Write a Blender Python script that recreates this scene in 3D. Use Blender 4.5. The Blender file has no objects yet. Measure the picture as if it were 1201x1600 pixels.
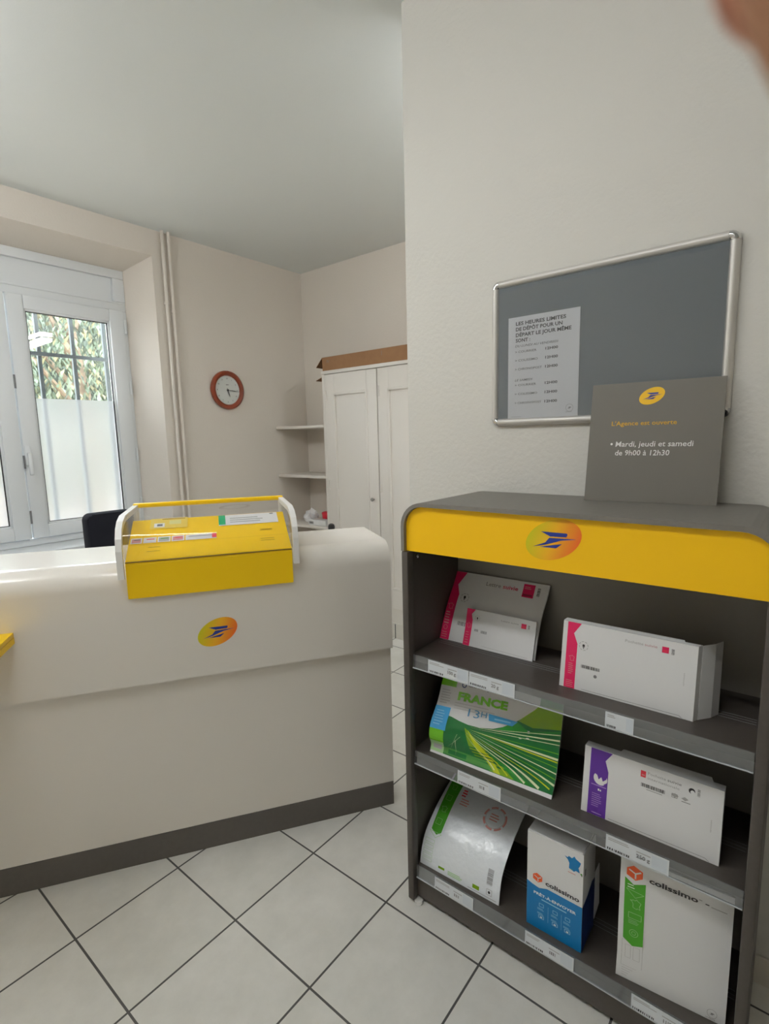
import bpy, bmesh, math, random
from mathutils import Vector, Matrix
from mathutils.geometry import tessellate_polygon
random.seed(7)
SC = bpy.context.scene
COL = SC.collection
R = math.radians

# ------------------------------------------------------------------ camera
fwd = Vector((0.7712, 0.6207, -0.1408))
right = Vector((0.6244, -0.7807, -0.0246))
fwd.normalize(); right = (right - fwd * right.dot(fwd)).normalized()
up = right.cross(fwd)
CAM = Vector((-0.4788, -1.6223, 1.4764))
cd = bpy.data.cameras.new('camera'); cam = bpy.data.objects.new('camera', cd); COL.objects.link(cam)
m = Matrix((right, up, -fwd)).transposed().to_4x4(); m.translation = CAM
cam.matrix_world = m
cd.sensor_fit = 'VERTICAL'; cd.sensor_height = 36.0; cd.sensor_width = 27.0
cd.lens = 820.41 / 1600 * 36.0
cd.clip_start = 0.005
cd.dof.use_dof = True; cd.dof.focus_distance = 1.7; cd.dof.aperture_fstop = 7.4
SC.camera = cam
SC.view_settings.view_transform = 'Standard'; SC.view_settings.look = 'None'
SC.view_settings.gamma = 1.0; SC.view_settings.use_curve_mapping = False
SC.view_settings.exposure = 0.2
SC.cycles.use_denoising = True
SC.cycles.max_bounces = 10; SC.cycles.diffuse_bounces = 6; SC.cycles.glossy_bounces = 4
SC.cycles.transparent_max_bounces = 16; SC.cycles.sample_clamp_indirect = 6.0
SC.cycles.caustics_reflective = False; SC.cycles.caustics_refractive = False

# ------------------------------------------------------------------ world (overcast sky)
SKY = 19.0
LAMP = 15.0
w = bpy.data.worlds.new('overcast'); SC.world = w; w.use_nodes = True
bg = w.node_tree.nodes['Background']
bg.inputs[0].default_value = (0.86, 0.95, 1.0, 1); bg.inputs[1].default_value = SKY

def portal(name, loc, rot, sx, sy):
    l = bpy.data.lights.new(name, 'AREA'); l.shape = 'RECTANGLE'; l.size = sx; l.size_y = sy
    l.cycles.is_portal = True
    o = bpy.data.objects.new(name, l); COL.objects.link(o); o.location = loc; o.rotation_euler = rot
portal('window_portal', (0.66, 2.24, 1.75), (R(-90), 0, 0), 1.6, 1.9)

# ------------------------------------------------------------------ materials
def lin(c):
    return tuple((x / 255 / 12.92) if x / 255 <= 0.04045 else ((x / 255 + 0.055) / 1.055) ** 2.4 for x in c)
MATS = {}
def mat(name, rgb, rough=0.6, metal=0.0, spec=0.5, noise=0.0, nscale=40.0, bump=0.0, bscale=200.0, coat=0.0):
    if name in MATS: return MATS[name]
    mt = bpy.data.materials.new(name); mt.use_nodes = True
    nt = mt.node_tree; b = nt.nodes['Principled BSDF']
    c = lin(rgb) + (1,)
    b.inputs['Base Color'].default_value = c
    b.inputs['Roughness'].default_value = rough; b.inputs['Metallic'].default_value = metal
    b.inputs['Specular IOR Level'].default_value = spec
    b.inputs['Coat Weight'].default_value = coat
    tc = nt.nodes.new('ShaderNodeTexCoord')
    if noise:
        n = nt.nodes.new('ShaderNodeTexNoise'); n.inputs['Scale'].default_value = nscale; n.inputs['Detail'].default_value = 4
        nt.links.new(tc.outputs['Object'], n.inputs['Vector'])
        r = nt.nodes.new('ShaderNodeValToRGB')
        r.color_ramp.elements[0].position = 0.3; r.color_ramp.elements[1].position = 0.7
        r.color_ramp.elements[0].color = tuple(x * (1 - noise) for x in c[:3]) + (1,)
        r.color_ramp.elements[1].color = tuple(min(1, x * (1 + noise)) for x in c[:3]) + (1,)
        nt.links.new(n.outputs['Fac'], r.inputs['Fac']); nt.links.new(r.outputs['Color'], b.inputs['Base Color'])
    if bump:
        n2 = nt.nodes.new('ShaderNodeTexNoise'); n2.inputs['Scale'].default_value = bscale; n2.inputs['Detail'].default_value = 3
        nt.links.new(tc.outputs['Object'], n2.inputs['Vector'])
        bp = nt.nodes.new('ShaderNodeBump'); bp.inputs['Strength'].default_value = bump; bp.inputs['Distance'].default_value = 0.01
        nt.links.new(n2.outputs['Fac'], bp.inputs['Height']); nt.links.new(bp.outputs['Normal'], b.inputs['Normal'])
    MATS[name] = mt
    return mt
def clear_mat(name, gloss=0.08, haze=0.0, tint=(1, 1, 1), rough=0.02, hazecol=(0.8, 0.8, 0.8)):
    mt = bpy.data.materials.new(name); mt.use_nodes = True
    nt = mt.node_tree; nt.nodes.clear()
    out = nt.nodes.new('ShaderNodeOutputMaterial')
    tr = nt.nodes.new('ShaderNodeBsdfTransparent'); tr.inputs[0].default_value = tuple(tint) + (1,)
    gl = nt.nodes.new('ShaderNodeBsdfGlossy'); gl.inputs['Roughness'].default_value = rough
    fr = nt.nodes.new('ShaderNodeLayerWeight'); fr.inputs['Blend'].default_value = 0.25
    mp = nt.nodes.new('ShaderNodeMath'); mp.operation = 'MULTIPLY_ADD'
    mp.inputs[1].default_value = 0.5; mp.inputs[2].default_value = gloss * 0.5
    nt.links.new(fr.outputs['Fresnel'], mp.inputs[0])
    mx = nt.nodes.new('ShaderNodeMixShader')
    nt.links.new(mp.outputs[0], mx.inputs[0]); nt.links.new(tr.outputs[0], mx.inputs[1]); nt.links.new(gl.outputs[0], mx.inputs[2])
    last = mx
    if haze:
        df = nt.nodes.new('ShaderNodeBsdfDiffuse'); df.inputs[0].default_value = tuple(hazecol) + (1,)
        m2 = nt.nodes.new('ShaderNodeMixShader'); m2.inputs[0].default_value = haze
        nt.links.new(mx.outputs[0], m2.inputs[1]); nt.links.new(df.outputs[0], m2.inputs[2]); last = m2
    nt.links.new(last.outputs[0], out.inputs[0])
    MATS[name] = mt
    return mt
def emit_mat(name, rgb, s):
    mt = bpy.data.materials.new(name); mt.use_nodes = True
    nt = mt.node_tree; nt.nodes.clear()
    out = nt.nodes.new('ShaderNodeOutputMaterial'); e = nt.nodes.new('ShaderNodeEmission')
    e.inputs[0].default_value = tuple(rgb) + (1,); e.inputs[1].default_value = s
    nt.links.new(e.outputs[0], out.inputs[0]); MATS[name] = mt
    return mt

WALL = mat('wall_paint', (221, 214, 205), 0.85, spec=0.2, bump=0.12, bscale=90)
WALLG = mat('wall_paint_partition', (212, 210, 204), 0.8, spec=0.2, bump=0.18, bscale=70)
CEIL = mat('ceiling_paint', (224, 229, 229), 0.9, spec=0.2, bump=0.05)
WHITEW = mat('white_paint_wood', (224, 219, 212), 0.45)
PVC = mat('white_pvc', (226, 230, 233), 0.35)
COUNTER = mat('white_laminate', (226, 221, 213), 0.17, spec=0.6)
KICK = mat('grey_kickboard', (92, 87, 82), 0.5, noise=0.05, nscale=60)
YEL = mat('yellow_lacquer', (252, 198, 8), 0.42, spec=0.4)
YELM = mat('yellow_metal', (250, 205, 0), 0.38, spec=0.4)
WHT = mat('white_plastic', (232, 231, 228), 0.35)
BROWN = mat('dark_brown_laminate', (74, 68, 63), 0.5, noise=0.06, nscale=90)
GREYL = mat('grey_laminate', (118, 114, 108), 0.5, noise=0.04, nscale=90)
BLACKF = mat('black_fabric', (22, 23, 30), 0.9, spec=0.2, noise=0.2, nscale=300)
BLACKP = mat('black_plastic', (26, 26, 28), 0.45)
ALU = mat('brushed_aluminium', (206, 203, 198), 0.42, metal=0.35)
CHROME = mat('chrome', (210, 210, 210), 0.18, metal=1.0)
BOARD = mat('grey_board', (114, 122, 128), 0.6)
PAPER = mat('white_paper', (232, 232, 234), 0.7)
CARDW = mat('white_card', (226, 227, 228), 0.6)
CARDB = mat('brown_cardboard', (142, 104, 70), 0.8, noise=0.06, nscale=25)
SIGNG = mat('grey_sign_card', (112, 108, 100), 0.55)
WOODR = mat('red_brown_wood', (124, 52, 26), 0.35, noise=0.2, nscale=18)
CLOCKF = mat('clock_face', (214, 218, 214), 0.4)
INK = mat('black_ink', (30, 30, 34), 0.6)
INKG = mat('grey_ink', (120, 120, 122), 0.6)
INKL = mat('light_grey_ink', (170, 170, 170), 0.6)
INKW = mat('white_ink', (235, 235, 232), 0.6)
INKY = mat('yellow_ink', (214, 168, 48), 0.6)
MAG = mat('magenta_ink', (222, 22, 92), 0.5)
PURP = mat('purple_ink', (92, 44, 150), 0.5)
REDI = mat('red_ink', (226, 60, 76), 0.5)
PINK = mat('pink_ink', (214, 150, 146), 0.5)
ORNG = mat('orange_ink', (238, 100, 48), 0.5)
BLUEI = mat('blue_ink', (0, 116, 178), 0.45)
BLUED = mat('dark_blue_ink', (16, 44, 108), 0.45)
LOGOB = mat('logo_blue', (28, 52, 140), 0.45)
LIME = mat('lime_ink', (108, 186, 28), 0.16)
GRND = mat('green_ink', (8, 104, 44), 0.16, bump=.25, bscale=14)
GRNT = mat('green_tag_ink', (70, 160, 30), 0.3)
GRNP = mat('pale_green_ink', (168, 208, 150), 0.16)
OLIVE = mat('olive_green_ink', (120, 160, 20), 0.16)
SKYB = mat('sky_blue_ink', (60, 158, 214), 0.16)
YLIME = mat('yellow_lime_ink', (190, 206, 30), 0.16)
CREAM = mat('cream_ink', (222, 236, 190), 0.16)
GRNST = mat('green_sticker', (20, 168, 110), 0.5)
BAGG = mat('grey_white_plastic', (208, 210, 210), 0.28, spec=0.6, bump=0.25, bscale=22)
BAGW = mat('white_glossy_plastic', (230, 236, 242), 0.22, spec=0.8, bump=0.35, bscale=26)
BAGC = mat('glossy_printed_plastic', (206, 208, 208), 0.16, spec=0.7, bump=.25, bscale=14)
SKIN = mat('skin', (170, 124, 96), 0.55, spec=0.3)
NAIL = mat('nail', (214, 160, 140), 0.3)
IRON = mat('dark_grey_iron', (66, 74, 76), 0.6)
RUBBER = mat('rubber', (40, 40, 42), 0.8)
GLASS = clear_mat('window_glass', gloss=0.1)
ACRYL = clear_mat('clear_acrylic', gloss=0.04, haze=0.02, tint=(1, 0.995, 0.985))
STRIP = clear_mat('clear_strip_plastic', gloss=0.25, haze=0.08, tint=(0.9, 0.92, 0.94), rough=0.15, hazecol=(0.6, 0.64, 0.68))
PGLASS = clear_mat('board_cover', gloss=0.12, tint=(0.95, 0.96, 0.97))

def film_mat():
    mt = bpy.data.materials.new('frosted_film'); mt.use_nodes = True
    nt = mt.node_tree; nt.nodes.clear()
    out = nt.nodes.new('ShaderNodeOutputMaterial')
    rf = nt.nodes.new('ShaderNodeBsdfRefraction'); rf.inputs['Roughness'].default_value = 0.32; rf.inputs['IOR'].default_value = 1.2
    rf.inputs['Color'].default_value = (0.86, 0.87, 0.88, 1)
    tl = nt.nodes.new('ShaderNodeBsdfTranslucent'); tl.inputs[0].default_value = (0.70, 0.71, 0.72, 1)
    df = nt.nodes.new('ShaderNodeBsdfDiffuse'); df.inputs[0].default_value = (0.85, 0.87, 0.88, 1)
    m1 = nt.nodes.new('ShaderNodeMixShader'); m1.inputs[0].default_value = 0.22
    nt.links.new(rf.outputs[0], m1.inputs[1]); nt.links.new(tl.outputs[0], m1.inputs[2])
    m2 = nt.nodes.new('ShaderNodeMixShader'); m2.inputs[0].default_value = 0.06
    nt.links.new(m1.outputs[0], m2.inputs[1]); nt.links.new(df.outputs[0], m2.inputs[2])
    nt.links.new(m2.outputs[0], out.inputs[0])
    return mt
FILM = film_mat()

def floor_mat():
    mt = bpy.data.materials.new('floor_tiles'); mt.use_nodes = True
    nt = mt.node_tree; b = nt.nodes['Principled BSDF']
    tc = nt.nodes.new('ShaderNodeTexCoord')
    br = nt.nodes.new('ShaderNodeTexBrick'); br.offset = 0.0; br.squash = 1.0
    br.inputs['Scale'].default_value = 1.0; br.inputs['Brick Width'].default_value = 1 / 3; br.inputs['Row Height'].default_value = 1 / 3
    br.inputs['Mortar Size'].default_value = 0.0032; br.inputs['Mortar Smooth'].default_value = 0.1; br.inputs['Bias'].default_value = 0.0
    br.inputs['Color1'].default_value = lin((224, 223, 217)) + (1,); br.inputs['Color2'].default_value = lin((229, 228, 223)) + (1,)
    br.inputs['Mortar'].default_value = lin((82, 81, 80)) + (1,)
    nt.links.new(tc.outputs['Object'], br.inputs['Vector'])
    n = nt.nodes.new('ShaderNodeTexNoise'); n.inputs['Scale'].default_value = 7; n.inputs['Detail'].default_value = 6; n.inputs['Roughness'].default_value = 0.65
    nt.links.new(tc.outputs['Object'], n.inputs['Vector'])
    r = nt.nodes.new('ShaderNodeValToRGB'); r.color_ramp.elements[0].position = 0.3; r.color_ramp.elements[1].position = 0.7
    r.color_ramp.elements[0].color = (0.86, 0.86, 0.85, 1); r.color_ramp.elements[1].color = (1, 1, 1, 1)
    nt.links.new(n.outputs['Fac'], r.inputs['Fac'])
    mx = nt.nodes.new('ShaderNodeMix'); mx.data_type = 'RGBA'; mx.blend_type = 'MULTIPLY'; mx.inputs[0].default_value = 1.0
    nt.links.new(br.outputs['Color'], mx.inputs[6]); nt.links.new(r.outputs['Color'], mx.inputs[7])
    nt.links.new(mx.outputs[2], b.inputs['Base Color'])
    b.inputs['Roughness'].default_value = 0.4
    bp = nt.nodes.new('ShaderNodeBump'); bp.inputs['Strength'].default_value = 0.4; bp.inputs['Distance'].default_value = 0.003; bp.invert = True
    nt.links.new(br.outputs['Fac'], bp.inputs['Height']); nt.links.new(bp.outputs['Normal'], b.inputs['Normal'])
    return mt
def logo_mat():
    mt = bpy.data.materials.new('logo_oval'); mt.use_nodes = True
    nt = mt.node_tree; b = nt.nodes['Principled BSDF']; b.inputs['Roughness'].default_value = 0.45
    uv = nt.nodes.new('ShaderNodeUVMap'); uv.uv_map = 'UVMap'
    sx = nt.nodes.new('ShaderNodeSeparateXYZ'); nt.links.new(uv.outputs[0], sx.inputs[0])
    r = nt.nodes.new('ShaderNodeValToRGB')
    r.color_ramp.elements[0].position = 0.08; r.color_ramp.elements[0].color = lin((206, 200, 10)) + (1,)
    r.color_ramp.elements[1].position = 0.92; r.color_ramp.elements[1].color = lin((236, 104, 30)) + (1,)
    e = r.color_ramp.elements.new(0.5); e.color = lin((240, 178, 22)) + (1,)
    nt.links.new(sx.outputs[0], r.inputs[0]); nt.links.new(r.outputs[0], b.inputs['Base Color'])
    return mt
FLOORM = floor_mat(); LOGO = logo_mat()

# ------------------------------------------------------------------ mesh helpers
class MB:
    """collects shapes with materials and links them as ONE mesh object"""
    def __init__(s): s.bm = bmesh.new(); s.mats = []; s.uv = s.bm.loops.layers.uv.new('UVMap'); s.smooth = False
    def mi(s, m):
        if m not in s.mats: s.mats.append(m)
        return s.mats.index(m)
    def face(s, pts, m, uvs=None, smooth=False):
        vs = [s.bm.verts.new(p) for p in pts]
        try: f = s.bm.faces.new(vs)
        except ValueError: return None
        f.material_index = s.mi(m); f.smooth = smooth
        if uvs:
            for l, q in zip(f.loops, uvs): l[s.uv].uv = q
        return f
    def hexa(s, b, t, m):
        """b, t: four bottom points and four top points, same winding"""
        vb = [s.bm.verts.new(p) for p in b]; vt = [s.bm.verts.new(p) for p in t]; n = len(b)
        fs = [s.bm.faces.new(vb[::-1]), s.bm.faces.new(vt)]
        for i in range(n): fs.append(s.bm.faces.new((vb[i], vb[(i + 1) % n], vt[(i + 1) % n], vt[i])))
        for f in fs: f.material_index = s.mi(m)
        return fs
    def box(s, lo, hi, m, bev=0.0, M=None, seg=2):
        x0, y0, z0 = lo; x1, y1, z1 = hi
        b = [(x0, y0, z0), (x1, y0, z0), (x1, y1, z0), (x0, y1, z0)]; t = [(x0, y0, z1), (x1, y0, z1), (x1, y1, z1), (x0, y1, z1)]
        t2 = bmesh.new()
        vb = [t2.verts.new(p) for p in b]; vt = [t2.verts.new(p) for p in t]
        t2.faces.new(vb[::-1]); t2.faces.new(vt)
        for i in range(4): t2.faces.new((vb[i], vb[(i + 1) % 4], vt[(i + 1) % 4], vt[i]))
        if bev > 0: bmesh.ops.bevel(t2, geom=list(t2.edges), offset=bev, segments=seg, profile=0.5, affect='EDGES')
        s.merge(t2, m, M, smooth=bev > 0)
    def merge(s, t2, m, M=None, smooth=False):
        t2.verts.index_update(); d = {}
        for v in t2.verts: d[v] = s.bm.verts.new(M @ v.co if M else v.co)
        for f in t2.faces:
            try: nf = s.bm.faces.new([d[v] for v in f.verts])
            except ValueError: continue
            nf.material_index = s.mi(m); nf.smooth = smooth
        t2.free()
    def prism(s, poly, axis, a, b, m, M=None, bev=0.0):
        """poly: 2D outline extruded along axis from a to b"""
        def P(q, h):
            return {'x': (h, q[0], q[1]), 'y': (q[0], h, q[1]), 'z': (q[0], q[1], h)}[axis]
        t2 = bmesh.new(); va = [t2.verts.new(P(q, a)) for q in poly]; vb = [t2.verts.new(P(q, b)) for q in poly]; n = len(poly)
        t2.faces.new(va[::-1]); t2.faces.new(vb)
        for i in range(n): t2.faces.new((va[i], va[(i + 1) % n], vb[(i + 1) % n], vb[i]))
        bmesh.ops.recalc_face_normals(t2, faces=list(t2.faces))
        if bev > 0: bmesh.ops.bevel(t2, geom=list(t2.edges), offset=bev, segments=2, profile=0.5, affect='EDGES')
        s.merge(t2, m, M, smooth=bev > 0)
    def tube(s, pts, r, m, n=12, cap=True):
        pts = [Vector(p) for p in pts]; rr = r if isinstance(r, (list, tuple)) else [r] * len(pts); rings = []
        for i, p in enumerate(pts):
            d = (pts[min(i + 1, len(pts) - 1)] - pts[max(i - 1, 0)]).normalized()
            a = Vector((0, 0, 1)) if abs(d.z) < 0.9 else Vector((1, 0, 0))
            u = d.cross(a).normalized(); v = d.cross(u)
            rings.append([s.bm.verts.new(p + (u * math.cos(2 * math.pi * k / n) + v * math.sin(2 * math.pi * k / n)) * rr[i]) for k in range(n)])
        k = s.mi(m)
        for A, B in zip(rings, rings[1:]):
            for j in range(n):
                f = s.bm.faces.new((A[j], A[(j + 1) % n], B[(j + 1) % n], B[j])); f.material_index = k; f.smooth = True
        if cap:
            for rg in (rings[0][::-1], rings[-1]):
                f = s.bm.faces.new(rg); f.material_index = k
    def lathe(s, prof, m, M, n=40):
        """prof: (radius, height) about local z"""
        k = s.mi(m); rings = []
        for r, h in prof:
            rings.append([s.bm.verts.new(M @ Vector((r * math.cos(2 * math.pi * j / n), r * math.sin(2 * math.pi * j / n), h))) for j in range(n)])
        for A, B in zip(rings, rings[1:]):
            for j in range(n):
                f = s.bm.faces.new((A[j], A[(j + 1) % n], B[(j + 1) % n], B[j])); f.material_index = k; f.smooth = True
        for rg in (rings[0][::-1], rings[-1]):
            f = s.bm.faces.new(rg); f.material_index = k
    def build(s, name, parent=None, recalc=True, loc=None):
        if recalc: bmesh.ops.recalc_face_normals(s.bm, faces=[f for f in s.bm.faces])
        me = bpy.data.meshes.new(name)
        if loc is not None:
            for v in s.bm.verts: v.co -= Vector(loc)
        sm = any(f.smooth for f in s.bm.faces)
        s.bm.to_mesh(me); s.bm.free()
        if sm: me.set_sharp_from_angle(angle=R(38))
        for mm in s.mats: me.materials.append(mm)
        o = bpy.data.objects.new(name, me); COL.objects.link(o)
        if loc is not None: o.location = loc
        if parent is not None:
            o.parent = parent
            o.matrix_parent_inverse = Matrix.Translation(-Vector(parent.location)) if parent.type == 'EMPTY' else Matrix.Identity(4)
        return o
def thing(name, label, cat, loc=(0, 0, 0), group=None):
    o = bpy.data.objects.new(name, None); COL.objects.link(o); o.location = loc; o.empty_display_size = 0.05
    o['label'] = label; o['category'] = cat
    if group: o['group'] = group
    return o
def tag(o, label, cat, group=None, kind=None):
    o['label'] = label; o['category'] = cat
    if group: o['group'] = group
    if kind: o['kind'] = kind
    return o
def struct(o, label=None):
    o['kind'] = 'structure'
    if label: o['label'] = label
    return o

# ------------------------------------------------------------------ printing on surfaces
TXT = {}
def text_mesh(t, bold, italic):
    key = (t, bold, italic)
    if key not in TXT:
        cu = bpy.data.curves.new('txt', 'FONT'); cu.body = t; cu.size = 1.0; cu.offset = bold; cu.shear = italic; cu.resolution_u = 2
        o = bpy.data.objects.new('txt', cu); COL.objects.link(o)
        bpy.context.view_layer.update()
        me = o.evaluated_get(bpy.context.evaluated_depsgraph_get()).to_mesh()
        vs = [v.co.copy() for v in me.vertices]; ps = [list(p.vertices) for p in me.polygons]
        o.evaluated_get(bpy.context.evaluated_depsgraph_get()).to_mesh_clear()
        bpy.data.objects.remove(o); bpy.data.curves.remove(cu)
        TXT[key] = (vs, ps)
    return TXT[key]
CAPH = None
class Surf:
    """a printable sheet: f(u, v) -> point, n(u, v) -> outward normal; vb: v values where it bends"""
    def __init__(s, mb, f, n, vb=()): s.mb = mb; s.f = f; s.n = n; s.vb = list(vb)
    @staticmethod
    def flat(mb, o, U, V):
        o = Vector(o); U = Vector(U).normalized(); V = Vector(V).normalized(); N = U.cross(V)
        return Surf(mb, lambda u, v: o + U * u + V * v, lambda u, v: N)
    def at(s, u, v, L): return s.f(u, v) + s.n(u, v) * (0.0004 * L)
    def poly(s, pts, m, L=1, uvs=None):
        for piece in s.split(pts):
            s.mb.face([s.at(u, v, L) for u, v in piece], m, uvs if not s.vb else None)
    def split(s, pts):
        if not s.vb: return [pts]
        out = []; br = [-9] + s.vb + [9]
        tris = [pts] if len(pts) < 4 else [[pts[i] for i in t] for t in tessellate_polygon([[Vector((p[0], p[1], 0)) for p in pts]])]
        for tri in tris:
            for a, b in zip(br, br[1:]):
                p = clip(clip(tri, a, True), b, False)
                if len(p) > 2: out.append(p)
        return out
    def rect(s, u0, v0, u1, v1, m, L=1): s.poly([(u0, v0), (u1, v0), (u1, v1), (u0, v1)], m, L)
    def disc(s, u, v, r, m, L=1, n=20, ry=None): s.poly([(u + r * math.cos(2 * math.pi * k / n), v + (ry or r) * math.sin(2 * math.pi * k / n)) for k in range(n)], m, L)
    def ring(s, u, v, r, t, m, L=1, n=28, dash=0):
        for k in range(n):
            if dash and k % dash == dash - 1: continue
            a, b = 2 * math.pi * k / n, 2 * math.pi * (k + 1) / n
            s.poly([(u + r * math.cos(a), v + r * math.sin(a)), (u + r * math.cos(b), v + r * math.sin(b)), (u + (r - t) * math.cos(b), v + (r - t) * math.sin(b)), (u + (r - t) * math.cos(a), v + (r - t) * math.sin(a))], m, L)
    def line(s, a, b, t, m, L=1):
        d = Vector((b[0] - a[0], b[1] - a[1])).normalized() * t / 2; q = (-d.y, d.x)
        s.poly([(a[0] + q[0], a[1] + q[1]), (a[0] - q[0], a[1] - q[1]), (b[0] - q[0], b[1] - q[1]), (b[0] + q[0], b[1] + q[1])], m, L)
    def outline(s, pts, t, m, L=1):
        for a, b in zip(pts, pts[1:] + pts[:1]): s.line(a, b, t, m, L)
    def text(s, t, u, v, h, m, w=None, bold=0.0, italic=0.0, L=2, rot=0.0):
        """baseline start (u, v), cap height h, optional width w"""
        global CAPH
        if CAPH is None: CAPH = max(q.y for q in text_mesh('H', 0, 0)[0])
        vs, ps = text_mesh(t, bold, italic)
        if not vs: return
        x0 = min(q.x for q in vs); x1 = max(q.x for q in vs)
        sy = h / CAPH; sx = (w / (x1 - x0)) if w else sy
        c, sn = math.cos(rot), math.sin(rot); k = s.mb.mi(m)
        P = []
        for q in vs:
            a, b = (q.x - x0) * sx, q.y * sy
            P.append(s.mb.bm.verts.new(s.at(u + a * c - b * sn, v + a * sn + b * c, L)))
        for p in ps:
            try: f = s.mb.bm.faces.new([P[i] for i in p]); f.material_index = k
            except ValueError: pass
    def bars(s, u0, v0, u1, v1, m, n=14, L=1, vert=False, seed=1):
        rd = random.Random(seed); x = 0.0; ws = []
        for k in range(n): a = rd.uniform(0.5, 1.6); b = rd.uniform(0.5, 1.4); ws.append((x, x + a)); x += a + b
        for a, b in ws:
            if vert: s.rect(u0, v0 + (v1 - v0) * a / x, u1, v0 + (v1 - v0) * b / x, m, L)
            else: s.rect(u0 + (u1 - u0) * a / x, v0, u0 + (u1 - u0) * b / x, v1, m, L)
    def lines(s, u0, v0, u1, v1, n, m, L=1, seed=3, t=None):
        rd = random.Random(seed); dv = (v1 - v0) / n; t = t or dv * 0.4
        for k in range(n):
            a = v1 - dv * (k + 0.5); s.rect(u0, a - t / 2, u0 + (u1 - u0) * rd.uniform(0.6, 1), a + t / 2, m, L)
def clip(p, h, above):
    out = []
    for a, b in zip(p, p[1:] + p[:1]):
        ia = (a[1] >= h - 1e-9) if above else (a[1] <= h + 1e-9); ib = (b[1] >= h - 1e-9) if above else (b[1] <= h + 1e-9)
        if ia: out.append(a)
        if ia != ib and abs(b[1] - a[1]) > 1e-12:
            t = (h - a[1]) / (b[1] - a[1]); q = (a[0] + (b[0] - a[0]) * t, h)
            if not out or (abs(out[-1][0] - q[0]) + abs(out[-1][1] - q[1])) > 1e-9: out.append(q)
    return out
def oval_pts(u, v, k, n=36):
    return [(u + k * (0.067 * math.cos(a) + 0.008 * math.sin(a)), v + k * (0.010 * math.cos(a) + 0.050 * math.sin(a))) for a in [2 * math.pi * i / n for i in range(n)]]
BIRD = [[(-.0295, .0186), (.033, .0186), (.0352, .016), (.0322, .0095), (-.0063, .008)],
        [(-.0083, .0048), (.0559, .0067), (.020, .0005), (-.0163, -.0125), (-.0492, -.0204), (-.0185, -.0077)],
        [(.0226, -.0073), (.0086, -.0191), (-.0331, -.0197), (-.006, -.0135)]]
def post_logo(S, u, v, k, oval=LOGO, bird=LOGOB, L=1):
    pts = oval_pts(u, v, k)
    S.poly(pts, oval, L, [((p[0] - u) / (0.14 * k) * 0.93 + 0.5 - (p[1] - v) / (0.1 * k) * 0.25, 0.5) for p in pts])
    for b in BIRD: S.poly([(u + x * k, v + y * k) for x, y in b], bird, L + 1)
FRANCE = [(-.5, .32), (-.3, .3), (-.25, .42), (-.05, .36), (.1, .55), (.2, .42), (.5, .28), (.42, .0), (.36, -.1), (.45, -.42), (.2, -.38), (.1, -.5), (-.22, -.4), (-.2, -.05), (-.3, .15)]
def france(S, u, v, k, m, L=1, outline=0):
    p = [(u + x * k, v + y * k) for x, y in FRANCE]
    if outline: S.outline(p, outline, m, L)
    else: S.poly(p, m, L)
def cube_logo(S, u, v, k, L=1):
    hx = [(u + k * x, v + k * y) for x, y in ((-.5, .22), (-.08, .52), (.5, .28), (.5, -.22), (.06, -.52), (-.5, -.28))]
    S.poly(hx, ORNG, L)
    c = (u + .05 * k, v - .02 * k)
    for q in (hx[0], hx[2], hx[4]): S.line(c, (c[0] + (q[0] - c[0]) * .75, c[1] + (q[1] - c[1]) * .75), k * .1, INKW, L + 1)

# ================================================================== SETTING
XR, YC, H = 1.084, -0.484, 2.883
XB, YW, FY = 2.809, 1.887, 2.126
XL, YS = -2.45, -3.3
b = MB(); b.box((XL - .2, YS - .2, -.12), (XB + .2, YW + .4, 0), FLOORM)
o = b.build('floor'); struct(o, 'pale beige square tiled floor with dark grout lines')
b = MB(); b.box((XL - .2, YS - .2, H), (XB + .2, YW + .4, H + .12), CEIL); struct(b.build('ceiling'), 'plain off-white ceiling')
# window wall with a splayed recess
b = MB()
b.prism([(1.47, YW), (XB + .2, YW), (XB + .2, 2.25), (1.375, 2.25), (1.375, 2.12)], 'z', 0, H, WALL)
b.prism([(XL - .2, YW), (-.16, YW), (-.06, 2.12), (-.06, 2.25), (XL - .2, 2.25)], 'z', 0, H, WALL)
b.prism([(YW, 2.715), (YW, H), (2.25, H), (2.25, 2.60), (2.12, 2.64)], 'x', -.16, 1.47, WALL)
b.prism([(YW + .004, 0), (YW + .004, .855), (2.25, .855), (2.25, 0)], 'x', -.16, 1.47, WALL)
struct(b.build('wall_north'), 'cream wall holding the recessed window')
b = MB(); b.box((XB, YS - .2, 0), (XB + .15, YW, H), WALL); struct(b.build('wall_east'), 'cream far wall behind the white cupboard')
b = MB(); b.box((XR, YS, 0), (XR + .14, YC, H), WALLG, bev=.006); struct(b.build('wall_right'), 'off-white partition wall ending in a vertical corner')
b = MB(); b.box((XL - .2, YS - .15, 0), (XB + .2, YS, H), WALL); struct(b.build('wall_south'))
b = MB()
b.box((XL - .12, YS, 0), (XL, -2.45, H), WALL); b.box((XL - .12, -1.45, 0), (XL, YW, H), WALL); b.box((XL - .12, -2.45, 2.25), (XL, -1.45, H), WALL)
struct(b.build('wall_west'))
# entrance door in the west wall (behind the viewer)
b = MB(); b.box((XL - .08, -2.45, 0), (XL - .03, -1.45, 2.25), WHITEW, bev=.004)
for z0, z1 in ((.2, 1.0), (1.15, 2.1)): b.box((XL - .034, -2.3, z0), (XL - .022, -1.6, z1), WHITEW, bev=.006)
struct(b.build('door_1'))
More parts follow.
